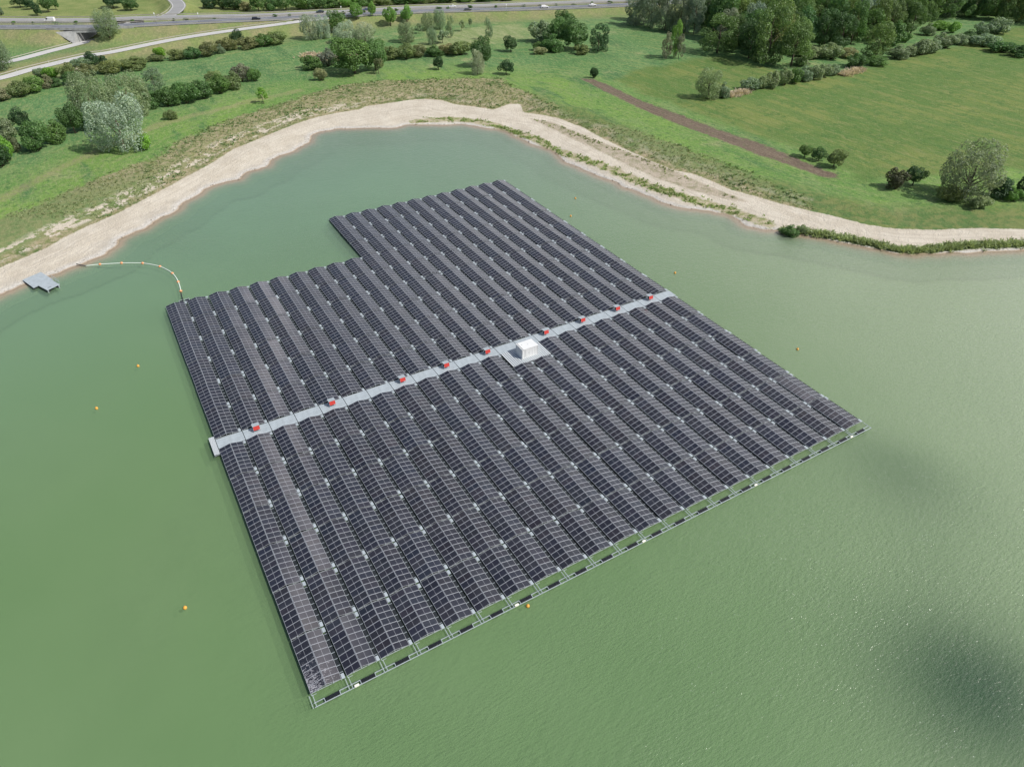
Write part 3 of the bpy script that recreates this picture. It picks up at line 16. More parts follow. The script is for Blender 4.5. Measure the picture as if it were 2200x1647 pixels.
FOREST=[(292.5,147.6,18.7,11.1),(305.3,144.6,16.0,12.0),(290.1,156.9,19.2,14.3),(297.5,156.9,17.6,13.2),(311.1,154.3,16.8,10.6),(318.9,153.8,18.6,14.4),(296.2,167.4,20.5,11.4),(304.3,164.4,18.0,10.5),(289.7,176.2,16.5,13.0),(345.9,146.0,20.4,12.5),(300.9,172.7,15.6,12.8),(315.5,166.8,21.5,10.9),(325.7,163.4,21.4,12.3),(340.9,154.9,21.6,13.4),(359.0,146.3,15.5,13.3),(293.7,185.8,21.8,14.1),(311.6,176.1,21.6,12.2),(349.7,154.7,21.0,14.3),(319.9,174.3,23.1,11.7),(365.3,147.7,19.6,14.1),(302.9,184.6,18.8,14.4),(338.2,166.6,16.1,11.8),(297.3,193.0,22.6,11.0),(317.7,181.7,18.8,11.6),(329.6,174.7,23.7,11.2),(362.7,155.7,23.8,10.5),(348.5,164.9,18.9,12.3),(377.8,147.6,17.4,12.7),(338.7,172.1,20.1,12.9),(325.3,182.1,21.0,11.0),(311.2,191.0,17.7,10.5),(370.0,157.5,18.7,10.7),(386.6,148.3,19.7,11.0),(358.1,167.4,19.8,14.4),(349.9,172.5,20.4,13.1),(367.6,163.0,22.3,12.2),(334.2,183.0,15.7,12.0),(321.6,192.3,23.1,12.4),(391.0,153.8,23.1,12.5),(306.6,203.5,17.5,11.8),(328.9,190.8,17.4,14.3),(383.0,158.6,19.7,11.9),(317.1,199.4,18.8,12.2),(362.9,175.3,15.6,12.4),(375.2,167.6,15.3,12.8),(339.6,190.1,18.2,10.8),(348.4,185.2,16.8,10.6),(307.6,210.9,21.8,12.4),(328.0,199.3,20.9,13.5),(405.8,153.7,17.2,10.7),(387.8,167.1,18.5,11.4),(358.4,185.6,20.4,11.0),(374.0,176.5,17.9,13.9),(397.1,163.5,20.1,11.9),(337.1,198.7,23.5,11.7),(351.1,192.9,20.9,11.2),(321.9,210.1,23.3,12.9),(365.7,185.4,23.4,10.6),(383.5,176.4,17.1,13.3),(471.8,126.5,19.2,11.4),(330.9,208.6,18.8,12.3),(375.9,182.8,17.4,13.5),(313.9,219.5,15.4,11.4),(360.0,192.2,21.2,12.3),(410.0,163.7,18.2,11.5),(394.9,174.0,15.9,11.3),(348.1,202.1,18.8,13.9),(401.7,172.0,16.4,13.0),(479.2,127.0,17.9,11.2),(342.8,208.9,17.7,13.8),(357.6,200.4,21.6,12.5),(467.3,136.9,19.8,11.8),(387.2,184.6,16.4,12.6),(333.5,217.4,16.7,14.4),(372.7,194.4,16.3,11.6),(421.6,166.9,22.6,13.0),(490.3,126.5,19.2,12.0),(328.0,220.9,17.0,12.3),(429.0,163.2,22.5,12.5),(349.3,210.5,17.0,13.2),(411.8,175.5,21.6,13.8),(475.2,138.1,19.2,11.9),(368.2,201.9,22.2,11.1),(382.7,192.4,23.1,12.7),(442.7,158.5,16.6,12.5),(462.7,146.9,17.9,13.7),(321.5,229.8,19.2,14.3),(400.8,184.2,15.8,10.9),(437.5,163.4,15.9,13.4),(362.4,208.2,21.6,12.1),(377.5,198.7,22.1,13.6),(345.3,218.1,15.6,10.9),(409.4,182.5,18.3,12.4),(455.0,156.2,15.8,11.8),(468.7,148.2,15.5,11.1),(330.4,228.8,23.9,11.8),(393.9,191.8,22.1,13.8),(488.0,138.4,15.3,11.5),(425.9,175.2,23.3,14.3),(402.4,190.2,17.3,11.9),(389.7,198.9,19.8,12.4),(452.4,163.5,22.2,11.8),(463.9,156.3,23.3,12.9),(371.4,212.2,22.0,11.7),(496.9,140.1,23.0,12.7),(325.5,238.9,16.2,14.3),(359.3,220.6,23.3,13.8),(419.5,185.6,17.2,12.8),(435.4,176.6,15.9,10.9),(442.8,172.6,18.4,12.3),(483.9,147.9,17.0,11.0),(342.2,230.8,15.8,13.6),(396.3,199.7,23.8,13.9),(368.6,218.1,16.5,11.6),(383.6,208.4,19.7,10.8),(415.9,191.0,20.7,13.1),(428.3,183.4,21.6,11.0),(478.2,154.6,15.2,12.7),(505.0,139.4,18.8,12.8),(337.8,237.4,23.0,11.7),(352.3,228.6,22.1,13.9),(494.4,147.9,22.4,11.1),(375.2,217.7,21.5,12.5),(461.7,167.0,20.6,13.7),(470.5,162.5,19.6,12.8),(502.9,146.2,17.1,11.8),(360.1,228.4,20.5,13.3),(426.7,190.2,21.9,11.8),(486.6,156.4,18.4,13.0),(348.8,236.6,23.3,13.8),(407.3,203.0,20.9,12.0),(439.8,184.3,15.1,13.6),(456.4,175.4,15.8,12.1),(385.4,218.4,22.6,13.9),(393.8,212.5,20.7,10.7),(419.9,199.9,17.5,10.5),(432.6,192.9,22.6,12.8),(466.1,173.5,16.1,12.9),(479.9,164.5,17.9,10.6),(513.3,146.2,18.5,11.0),(403.6,210.2,19.0,11.1),(449.9,183.2,20.5,13.7),(342.6,247.0,23.9,11.4),(498.3,158.2,17.8,12.3),(359.0,238.7,15.7,11.6),(374.7,230.0,22.5,10.8),(458.4,183.2,15.3,12.0),(490.9,164.5,19.3,13.3),(412.7,210.1,15.6,13.2),(509.2,154.6,16.0,11.7),(352.7,246.2,20.2,11.7),(430.3,201.7,21.7,12.5),(442.8,194.7,18.5,13.0),(475.6,175.1,19.5,14.4),(524.8,147.8,22.2,12.2),(367.9,239.6,21.1,10.7),(382.3,230.6,23.5,13.5),(399.5,220.6,23.2,12.7),(470.3,180.7,17.7,12.3),(346.0,253.4,19.7,11.5),(423.0,209.2,15.8,11.7),(439.6,200.3,21.6,12.0),(489.0,171.9,21.8,13.4),(360.5,246.8,20.5,14.1),(376.7,236.7,16.5,11.4),(408.1,219.8,17.5,10.6),(456.7,191.0,18.7,11.8),(515.8,157.5,22.4,11.8),(392.2,229.8,19.8,13.2),(463.8,190.0,21.5,12.1),(501.8,167.6,22.3,14.2),(526.4,153.9,17.2,10.8),(496.0,172.1,19.3,11.9),(388.0,236.8,17.4,12.1),(417.9,219.2,16.1,10.8),(358.1,254.4,22.7,14.3),(372.8,246.5,20.9,13.0),(436.9,209.2,15.9,11.9),(450.8,202.6,19.0,13.2),(513.7,166.0,19.8,13.7),(404.2,230.3,21.4,14.4),(458.4,200.0,22.6,11.1),(482.3,185.4,18.3,12.6),(382.2,245.3,21.1,12.0),(428.2,218.7,23.6,12.4),(447.4,208.2,18.1,11.3),(478.2,190.0,17.7,11.2),(369.3,254.2,23.4,12.4),(413.9,228.4,20.9,12.7),(522.4,165.6,21.1,12.6),(538.3,156.4,17.2,10.7),(400.6,238.0,21.8,14.2),(468.8,198.8,21.9,10.9),(493.0,185.5,23.5,14.5),(508.7,176.3,18.4,11.7),(532.4,162.9,15.8,11.9),(353.6,265.5,16.2,12.3),(390.7,244.8,18.2,13.2),(501.3,181.5,23.4,10.8),(363.0,262.8,15.8,14.5),(456.4,210.1,15.9,13.9),(379.5,255.4,19.9,11.5),(406.3,239.5,15.9,11.3),(422.0,230.8,17.9,12.5),(517.9,175.2,22.1,12.8),(432.3,226.8,23.4,11.6),(441.7,220.6,20.3,11.8),(489.0,193.7,23.1,12.5),(527.2,173.3,22.6,12.6),(449.7,218.4,20.7,13.9),(481.3,201.0,22.2,12.4),(495.0,191.8,17.0,10.6),(389.2,254.9,23.0,13.3),(404.3,246.5,22.3,11.8),(465.0,211.3,19.1,14.0),(512.4,184.4,19.8,12.1),(544.3,166.4,21.4,11.7),(358.0,275.0,16.3,13.8),(374.5,265.4,15.6,13.3),(420.3,238.8,20.5,12.4),(474.0,208.9,17.6,11.6),(492.0,198.8,22.2,13.6),(365.5,271.8,21.7,13.8),(397.9,253.1,17.4,12.2),(507.8,191.1,16.0,12.5),(536.4,173.7,17.1,13.2),(556.5,163.9,21.4,10.8),(430.7,237.1,16.7,11.4),(462.2,218.3,16.3,10.5),(525.3,182.1,20.0,13.8),(413.1,247.8,21.1,12.2),(437.9,235.1,23.6,14.3),(444.1,230.0,17.2,13.2),(546.9,172.9,15.9,12.4),(385.2,266.1,21.4,12.3),(471.5,218.0,15.0,11.7),(531.6,182.4,19.4,12.8),(376.5,273.1,21.6,11.7),(408.0,256.0,15.0,12.4),(426.3,244.1,19.8,13.9),(488.4,210.3,18.1,12.5),(455.9,230.5,19.3,11.8),(502.9,203.0,20.5,13.4),(393.8,266.8,19.5,10.8),(464.6,227.7,15.0,11.0),(480.1,217.8,21.0,12.8),(520.2,194.6,19.2,10.9),(529.7,190.2,19.8,10.8),(542.4,182.9,15.5,10.9),(436.7,244.9,22.3,12.6),(449.5,237.0,17.5,13.6),(374.2,281.9,21.0,14.3),(401.7,267.0,21.4,14.2),(498.9,210.7,19.1,13.1),(514.5,201.9,15.2,14.0),(562.0,174.4,18.5,14.2),(387.6,276.2,16.2,14.3),(412.1,262.6,21.1,12.2),(421.1,257.9,21.2,13.2),(474.5,227.5,21.9,14.3),(553.5,181.3,23.7,11.6),(567.8,173.4,22.3,10.5),(383.3,281.1,19.3,11.8),(460.7,235.8,23.0,14.2),(508.1,209.8,18.8,11.0),(525.6,199.7,15.6,11.9),(447.4,245.6,21.0,13.1),(490.8,220.6,16.9,14.2),(541.2,192.5,18.9,11.6),(430.0,258.2,22.1,12.3)]
CAM_LOC=(-1.716, -106.346, 87.349)
CAM_R=((0.86382, -0.503798, 0.001545), (0.307804, 0.530188, 0.790036), (0.398838, 0.681974, -0.613058))
LENS=24.9714
PATH=[(-38.7,135.9),(-31.7,140.2),(-22.8,149.2),(-14.7,158.6),(-3.6,168.2),(19.7,187.4),(35.8,193.3),(52.5,199.3),(76.6,204.7)]
POSTS=[(-23.5,297.9),(-10.2,305.8),(17.6,317.8),(32.1,321.4)]
POLES=[(44.3,345.2),(137.1,319.1),(232.3,310.2),(225.5,289.4),(64.3,334.9)]
import bpy, math, random
import numpy as np
from mathutils import Matrix, Vector
rnd = random.Random(11)
R_ = math.radians
scene = bpy.context.scene
col = scene.collection

# ------------------------------------------------------------------ helpers
def tag(o, label=None, cat=None, group=None, kind=None):
    if label: o['label'] = label
    if cat: o['category'] = cat
    if group: o['group'] = group
    if kind: o['kind'] = kind
    return o

def empty(name, loc=(0, 0, 0), rz=0.0):
    o = bpy.data.objects.new(name, None)
    o.empty_display_size = 0.5
    o.location = loc
    o.rotation_euler = (0, 0, rz)
    col.objects.link(o)
    return o

class MB:
    """collects shapes for ONE mesh object"""
    def __init__(s): s.v = []; s.f = []; s.m = []; s.sm = []
    def add(s, v, f, m=0, sm=False):
        b = len(s.v); s.v += [tuple(p) for p in v]
        for q in f:
            s.f.append(tuple(b + i for i in q)); s.m.append(m); s.sm.append(sm)
    def box(s, x0, x1, y0, y1, z0, z1, m=0):
        v = [(x0,y0,z0),(x1,y0,z0),(x1,y1,z0),(x0,y1,z0),(x0,y0,z1),(x1,y0,z1),(x1,y1,z1),(x0,y1,z1)]
        s.add(v, [(3,2,1,0),(4,5,6,7),(0,1,5,4),(1,2,6,5),(2,3,7,6),(3,0,4,7)], m)
    def bar(s, a, b, w, h, m=0):
        a = Vector(a); b = Vector(b); d = (b - a).normalized()
        up = Vector((0,0,1)) if abs(d.z) < .95 else Vector((1,0,0))
        r = d.cross(up).normalized(); u = r.cross(d)
        v = []
        for p in (a, b):
            for sx, sy in ((-1,-1),(1,-1),(1,1),(-1,1)):
                v.append(p + r*(w/2*sx) + u*(h/2*sy))
        s.add(v, [(3,2,1,0),(4,5,6,7),(0,1,5,4),(1,2,6,5),(2,3,7,6),(3,0,4,7)], m)
    def tube(s, pts, rad, n=8, m=0, cap=True):
        pts = [Vector(p) for p in pts]
        rr = rad if isinstance(rad, (list, tuple)) else [rad]*len(pts)
        v = []; f = []
        for i, p in enumerate(pts):
            d = (pts[min(i+1, len(pts)-1)] - pts[max(i-1, 0)]).normalized()
            up = Vector((0,0,1)) if abs(d.z) < .9 else Vector((1,0,0))
            r = d.cross(up).normalized(); u = r.cross(d)
            for k in range(n):
                t = 2*math.pi*k/n
                v.append(p + r*(math.cos(t)*rr[i]) + u*(math.sin(t)*rr[i]))
        for i in range(len(pts)-1):
            for k in range(n):
                f.append((i*n+k, i*n+(k+1)%n, (i+1)*n+(k+1)%n, (i+1)*n+k))
        if cap:
            f.append(tuple(range(n-1, -1, -1))); f.append(tuple((len(pts)-1)*n + k for k in range(n)))
        s.add(v, f, m, True)
    def ball(s, c, rx, ry, rz, nu=12, nv=8, m=0):
        v = []; f = []
        for j in range(nv+1):
            a = math.pi*j/nv
            for i in range(nu):
                b = 2*math.pi*i/nu
                v.append((c[0]+rx*math.sin(a)*math.cos(b), c[1]+ry*math.sin(a)*math.sin(b), c[2]+rz*math.cos(a)))
        for j in range(nv):
            for i in range(nu):
                f.append((j*nu+i, (j+1)*nu+i, (j+1)*nu+(i+1)%nu, j*nu+(i+1)%nu))
        s.add(v, f, m, True)
    def mesh(s, name, mats):
        me = bpy.data.meshes.new(name)
        me.from_pydata(s.v, [], s.f)
        for m in (mats if isinstance(mats, (list, tuple)) else [mats]): me.materials.append(m)
        me.polygons.foreach_set('material_index', s.m)
        me.polygons.foreach_set('use_smooth', s.sm)
        me.update()
        return me
    def build(s, name, mats, parent=None, loc=(0,0,0), bevel=0):
        o = bpy.data.objects.new(name, s.mesh(name, mats)); col.objects.link(o)
        o.location = loc
        if parent: o.parent = parent
        if bevel:
            md = o.modifiers.new('bevel', 'BEVEL'); md.width = bevel; md.segments = 2; md.limit_method = 'ANGLE'
        return o

def link_mesh(name, me, parent=None, loc=(0,0,0)):
    o = bpy.data.objects.new(name, me); col.objects.link(o); o.location = loc
    if parent: o.parent = parent
    return o

def copy_tree(o, parent=None):
    c = o.copy(); col.objects.link(c); c.parent = parent
    for ch in list(o.children): copy_tree(ch, c)
    return c

ORD = 'first second third fourth fifth sixth seventh eighth ninth tenth eleventh twelfth thirteenth fourteenth fifteenth sixteenth seventeenth eighteenth nineteenth twentieth twenty-first twenty-second twenty-third twenty-fourth'.split()

# ------------------------------------------------------------------ materials
class NT:
    def __init__(s, name):
        s.mat = bpy.data.materials.new(name); s.mat.use_nodes = True
        s.t = s.mat.node_tree; s.n = s.t.nodes; s.l = s.t.links
        s.n.clear()
        s.out = s.n.new('ShaderNodeOutputMaterial')
    def node(s, typ, **kw):
        n = s.n.new(typ)
        for k, v in kw.items(): setattr(n, k, v)
        return n
    def set(s, inp, v):
        if isinstance(v, bpy.types.NodeSocket): s.l.new(v, inp)
        elif v is not None:
            if inp.type == 'RGBA' and len(v) == 3: v = (*v, 1)
            inp.default_value = v
    def noise(s, scale, detail=4, rough=.55, vec=None, dist=0):
        n = s.node('ShaderNodeTexNoise'); n.inputs['Scale'].default_value = scale
        n.inputs['Detail'].default_value = detail; n.inputs['Roughness'].default_value = rough
        n.inputs['Distortion'].default_value = dist
        if vec is not None: s.l.new(vec, n.inputs['Vector'])
        return n.outputs['Fac']
    def math(s, op, a, b=0.5, c=None, clamp=False):
        n = s.node('ShaderNodeMath', operation=op, use_clamp=clamp)
        s.set(n.inputs[0], a); s.set(n.inputs[1], b)
        if c is not None: s.set(n.inputs[2], c)
        return n.outputs[0]
    def ramp(s, f, lo, hi, a=0., b=1.):
        n = s.node('ShaderNodeMapRange', interpolation_type='SMOOTHSTEP')
        s.set(n.inputs['Value'], f); s.set(n.inputs['From Min'], lo); s.set(n.inputs['From Max'], hi)
        s.set(n.inputs['To Min'], a); s.set(n.inputs['To Max'], b)
        return n.outputs[0]
    def mix(s, f, a, b, blend='MIX'):
        n = s.node('ShaderNodeMix', data_type='RGBA', blend_type=blend)
        s.set(n.inputs[0], f); s.set(n.inputs[6], a); s.set(n.inputs[7], b)
        return n.outputs[2]
    def attr(s, name):
        n = s.node('ShaderNodeAttribute', attribute_name=name); return n.outputs['Fac']
    def pos(s): return s.node('ShaderNodeNewGeometry').outputs['Position']
    def mapping(s, vec, scale=(1,1,1), rot=(0,0,0)):
        n = s.node('ShaderNodeMapping'); s.l.new(vec, n.inputs[0])
        n.inputs['Scale'].default_value = scale; n.inputs['Rotation'].default_value = rot
        return n.outputs[0]
    def bump(s, h, strength=.5, dist=.1, normal=None):
        n = s.node('ShaderNodeBump'); s.set(n.inputs['Height'], h)
        n.inputs['Strength'].default_value = strength; n.inputs['Distance'].default_value = dist
        if normal is not None: s.l.new(normal, n.inputs['Normal'])
        return n.outputs[0]
    def principled(s, color, rough=.6, metal=0., spec=.5, normal=None, **kw):
        p = s.node('ShaderNodeBsdfPrincipled')
        s.set(p.inputs['Base Color'], color); s.set(p.inputs['Roughness'], rough)
        s.set(p.inputs['Metallic'], metal); s.set(p.inputs['Specular IOR Level'], spec)
        if normal is not None: s.l.new(normal, p.inputs['Normal'])
        for k, v in kw.items(): s.set(p.inputs[k], v)
        s.l.new(p.outputs[0], s.out.inputs['Surface'])
        return p

def simple(name, color, rough=.6, metal=0., spec=.5, var=.15, scale=3.):
    n = NT(name)
    tc = n.node('ShaderNodeTexCoord').outputs['Object']
    f = n.noise(scale, 5, .6, tc)
    c = n.mix(n.ramp(f, .3, .7), tuple(x*(1-var) for x in color), tuple(min(1, x*(1+var)) for x in color))
    n.principled(c, rough, metal, spec)
    return n.mat

M = {}
M['galv'] = simple('galvanised_steel', (.46, .52, .55), .45, .25, .5, .08)
M['deck'] = simple('grey_deck_plate', (.37, .42, .455), .55, 0, .4, .09, 1.2)
M['deckwhite'] = simple('corrugated_white_sheet', (.53, .57, .60), .5, 0, .4, .06)
M['shade'] = simple('dark_steel', (.02, .022, .026), .7)
M['black'] = simple('black_plastic', (.014, .016, .02), .45, 0, .5, .25, 5)
M['grid'] = simple('dark_grating', (.022, .028, .032), .6, 0, .4, .3, 8)
M['white'] = simple('white_coated_steel', (.70, .71, .71), .45, 0, .4, .03, .8)
M['red'] = simple('red_cover', (.55, .05, .04), .55, 0, .5, .10)
M['orange'] = simple('orange_float', (.85, .34, .16), .5, 0, .4, .1)
M['yellow'] = simple('yellow_buoy', (.80, .38, .06), .5, 0, .5, .08)
M['fender'] = simple('white_foam', (.85, .84, .74), .7, 0, .3, .05)
M['cable'] = simple('pale_cable', (.62, .70, .62), .5, 0, .4, .05)
M['concrete'] = simple('concrete', (.34, .345, .34), .85, 0, .3, .2, .5)
M['kerb'] = simple('rail_metal', (.42, .40, .34), .55, .2, .4, .12)
M['bark'] = simple('bark', (.14, .115, .085), .9, 0, .2, .3, 4)
M['paint'] = simple('road_paint', (.72, .72, .70), .7, 0, .3, .1)
M['tyre'] = simple('tyre', (.02, .02, .02), .8)
M['glassdark'] = simple('car_glass', (.02, .025, .03), .1, 0, .6, .05)
M['stone'] = simple('shore_stone', (.30, .27, .23), .9, 0, .2, .3, 2)

# solar glass: tint per panel from Object Info, streaks of dirt
n = NT('solar_glass')
oi = n.node('ShaderNodeObjectInfo')
tc = n.node('ShaderNodeTexCoord').outputs['Object']
base = n.mix(oi.outputs['Random'], (.020, .022, .032), (.026, .026, .034))
tint = n.mix(.5, base, oi.outputs['Color'], 'MULTIPLY')
base = n.mix(1., base, oi.outputs['Color'], 'MULTIPLY')
pw = n.pos()
# bird droppings and dust, thickest at the near left corner of the array
px = n.node('ShaderNodeSeparateXYZ'); n.l.new(pw, px.inputs[0])
dx = n.math('MULTIPLY', px.outputs[0], .19); dy = n.math('MULTIPLY', n.math('ADD', px.outputs[1], 52.), .13)
corner = n.math('SUBTRACT', 1., n.math('SQRT', n.math('ADD', n.math('MULTIPLY', dx, dx), n.math('MULTIPLY', dy, dy))), clamp=True)
sp = n.noise(1., 5, .72, n.mapping(pw, (2.2, 9., 3.), (0, 0, R_(20))))
thr = n.math('SUBTRACT', .70, n.math('MULTIPLY', corner, .235))
dirt = n.ramp(sp, thr, n.math('ADD', thr, .05))
base = n.mix(n.math('MULTIPLY', dirt, .75), base, (.55, .54, .58))
dust = n.noise(.35, 3, .6, pw)
base = n.mix(n.ramp(dust, .35, .75, 0., .05), base, (.30, .31, .35))
pb = n.principled(base, n.math('ADD', n.math('MULTIPLY', dirt, .4), .16), 0, .5)
pb.inputs['Specular Tint'].default_value = (.76, .87, 1., 1)
# fine contact fingers of the cells scatter light in one plane
tv = n.node('ShaderNodeCombineXYZ'); tv.inputs[0].default_value = 1.
gl = n.node('ShaderNodeBsdfAnisotropic')
gl.inputs['Color'].default_value = (.80, .78, .84, 1); gl.inputs['Roughness'].default_value = .50
gl.inputs['Anisotropy'].default_value = .93
n.l.new(tv.outputs[0], gl.inputs['Tangent'])
ms = n.node('ShaderNodeMixShader'); ms.inputs[0].default_value = .0065
n.l.new(pb.outputs[0], ms.inputs[1]); n.l.new(gl.outputs[0], ms.inputs[2]); n.l.new(ms.outputs[0], n.out.inputs['Surface'])
M['pv'] = n.mat
M['pvframe'] = simple('panel_frame', (.47, .49, .53), .4, .3, .5, .05)
M['pvmid'] = simple('panel_busbar_gap', (.36, .37, .41), .5, 0, .4, .05)

# leaves: colour of the object, per leaf value
n = NT('leaves')
oi = n.node('ShaderNodeObjectInfo')
va = n.attr('v')
hue = n.mix(n.math('MULTIPLY', n.ramp(va, .55, 1.), .4), oi.outputs['Color'], (1.25, 1.12, .75), 'MULTIPLY')
c = n.mix(1., hue, n.math('ADD', n.math('MULTIPLY', va, .55), .78), 'MULTIPLY')
tc = n.node('ShaderNodeTexCoord').outputs['Object']
big = n.noise(.35, 3, .5, n.pos())
c = n.mix(1., c, n.ramp(big, .3, .7, .8, 1.18), 'MULTIPLY')
d = n.node('ShaderNodeBsdfDiffuse'); n.l.new(c, d.inputs[0])
t = n.node('ShaderNodeBsdfTranslucent'); n.l.new(n.mix(1., c, (1.1, 1.12, .75), 'MULTIPLY'), t.inputs[0])
g = n.node('ShaderNodeBsdfGlossy'); g.inputs['Roughness'].default_value = .5; g.inputs['Color'].default_value = (.9, .95, .9, 1)
m1 = n.node('ShaderNodeMixShader'); m1.inputs[0].default_value = .40
n.l.new(d.outputs[0], m1.inputs[1]); n.l.new(t.outputs[0], m1.inputs[2])
m2 = n.node('ShaderNodeMixShader'); m2.inputs[0].default_value = .03
n.l.new(m1.outputs[0], m2.inputs[1]); n.l.new(g.outputs[0], m2.inputs[2])
n.l.new(m2.outputs[0], n.out.inputs['Surface'])
M['leaf'] = n.mat

# ------------------------------------------------------------------ distance fields
def segdist(P, A, B, loop=False):
    pass
def polyline_dist(P, pts, closed=False):
    pts = np.asarray(pts, float)[:, :2]
    A = pts if closed else pts[:-1]
    B = np.roll(pts, -1, 0) if closed else pts[1:]
    best = np.full(len(P), 1e9); idx = np.zeros(len(P), int); tt = np.zeros(len(P))
    for i, (a, b) in enumerate(zip(A, B)):
        d = b - a; L = d @ d
        if L < 1e-9: continue
        t = np.clip(((P - a) @ d) / L, 0, 1)
        q = np.hypot(P[:, 0] - a[0] - t*d[0], P[:, 1] - a[1] - t*d[1])
        k = q < best; best[k] = q[k]; idx[k] = i; tt[k] = t[k]
    return best, idx, tt
def inside(P, poly):
    poly = np.asarray(poly, float)[:, :2]; x, y = P[:, 0], P[:, 1]
    c = np.zeros(len(P), bool)
    for i in range(len(poly)):
        x1, y1 = poly[i]; x2, y2 = poly[i-1]
        if y1 == y2: continue
        k = ((y1 > y) != (y2 > y)) & (x < (x2-x1)*(y-y1)/(y2-y1) + x1)
        c ^= k
    return c
def sdf(P, poly):
    d = polyline_dist(P, poly, True)[0]
    return np.where(inside(P, poly), d, -d)
def sm(x, a, b):
    t = np.clip((x-a)/(b-a), 0, 1); return t*t*(3-2*t)

def jag(pts, amp, k=4, seed=1):
    """refine a shoreline with small natural wiggles"""
    r = random.Random(seed); o = []
    for i in range(len(pts)):
        a = pts[i]; b = pts[(i+1) % len(pts)]
        L = math.hypot(b[0]-a[0], b[1]-a[1])
        o.append(a)
        if L > 60: continue
        for j in range(1, k):
            t = j/k; e = r.uniform(-amp, amp)*min(1, L/6)
            o.append((a[0]+(b[0]-a[0])*t - (b[1]-a[1])/L*e, a[1]+(b[1]-a[1])*t + (b[0]-a[0])/L*e))
    return o
SHORE = jag(SHORE, .55, 4, 3)

U2 = UNDER[:-1] + [UNDER[-1], (70., 396., 1.9)]
ROADS = [(CW_NEAR, 5.6), (CW_FAR, 5.6), (SLIP, 3.4), (LOOP, 4.2)]
def smooth_line(pts, n=6):
    P = [Vector(p) for p in pts]; o = []
    for i in range(len(P)-1):
        p0 = P[max(i-1, 0)]; p1 = P[i]; p2 = P[i+1]; p3 = P[min(i+2, len(P)-1)]
        for k in range(n):
            t = k/n
            o.append(.5*((2*p1) + (p2-p0)*t + (2*p0-5*p1+4*p2-p3)*t*t + (3*p1-p0-3*p2+p3)*t**3))
    o.append(P[-1]); return [tuple(p) for p in o]
ROADS = [(smooth_line(p), w) for p, w in ROADS]
U2 = smooth_line(U2)

def height(P, shore=None, sand=None):
    if shore is None: shore = -sdf(P, SHORE)
    if sand is None: sand = -sdf(P, SAND)      # >0 outside the sand ring
    z = np.where(shore < 0, np.maximum(shore*.30, -2.4), .28*sm(shore, 0, 1.4) + .55*sm(shore, 1., 12.))
    z = z + 1.2*sm(sand, -.5, 13.)*(shore > 0)
    und = (np.sin(P[:, 0]*.045+1.3)*np.cos(P[:, 1]*.038) + .5*np.sin(P[:, 0]*.11+P[:, 1]*.09))*.16
    z = z + und*sm(sand, 2, 25)
    du = polyline_dist(P, U2)[0]
    for pts, w in ROADS:
        d, i, t = polyline_dist(P, pts)
        zz = np.array([p[2] for p in pts]); zr = zz[i]*(1-t) + zz[np.minimum(i+1, len(zz)-1)]*t
        z = np.maximum(z, np.where(d < w+1.2, zr-.12, zr-.12-(d-w-1.2)*.5))
        # ground never pokes through the road
        z = np.where(d < w+.8, np.minimum(z, zr-.1), z)
    lim = np.where(du < 5.6, 1.8, 1.8+(du-5.6)*1.1)
    z = np.minimum(z, np.maximum(lim, np.where(du > 12, 1e3, lim)))
    return z

# ------------------------------------------------------------------ terrain
CX, CY = CAM_LOC[0], CAM_LOC[1]
fw = np.array([CAM_R[2][0], CAM_R[2][1]]); fw = fw/np.hypot(*fw); rt = np.array([fw[1], -fw[0]])
tl = []; t = 60.
while t < 640: tl.append(t); t += max(.95, .0052*t)
while t < 4000: tl.append(t); t *= 1.12
tl = np.array(tl)
kl = np.concatenate([-np.geomspace(1.05, 6, 14)[::-1][:-1], np.linspace(-1.05, 1.05, 430), np.geomspace(1.05, 6, 14)[1:]])
T, K = np.meshgrid(tl, kl, indexing='ij')
S_ = K*(T*.86+55)
X = CX + fw[0]*T + rt[0]*S_; Y = CY + fw[1]*T + rt[1]*S_
nT, nK = T.shape
P = np.stack([X.ravel(), Y.ravel()], 1)
a_sh = -sdf(P, SHORE); a_sand = sdf(P, SAND); a_dry = sdf(P, DRY); a_soil = sdf(P, SOIL); a_field = sdf(P, FIELD)
a_mid = sdf(P, MIDDIRT); a_ver = polyline_dist(P, VERGE)[0]; a_reed = polyline_dist(P, REEDS)[0]
a_path = polyline_dist(P, PATH)[0]
a_road = np.minimum(polyline_dist(P, CW_NEAR)[0], polyline_dist(P, SLIP)[0])
Z = height(P, a_sh, -a_sand)
VZ = (sm(a_soil, 0, 1)*-.12)
Z = Z + VZ
co = np.stack([P[:, 0], P[:, 1], Z], 1)

ii, jj = np.meshgrid(np.arange(nT-1), np.arange(nK-1), indexing='ij')
q = np.stack([ii*nK+jj, ii*nK+jj+1, (ii+1)*nK+jj+1, (ii+1)*nK+jj], -1).reshape(-1, 4)
q = q[:, ::-1]
shq = a_sh[q].max(1); q = q[shq > -8.]
fc = lambda a: a[q].mean(1)
cls = np.full(len(q), 0)
cls[fc(a_dry) > 0] = 1
cls[fc(a_sand) > 0] = 2
cls[fc(a_field) > 0] = 3
cls[fc(a_soil) > 0] = 4
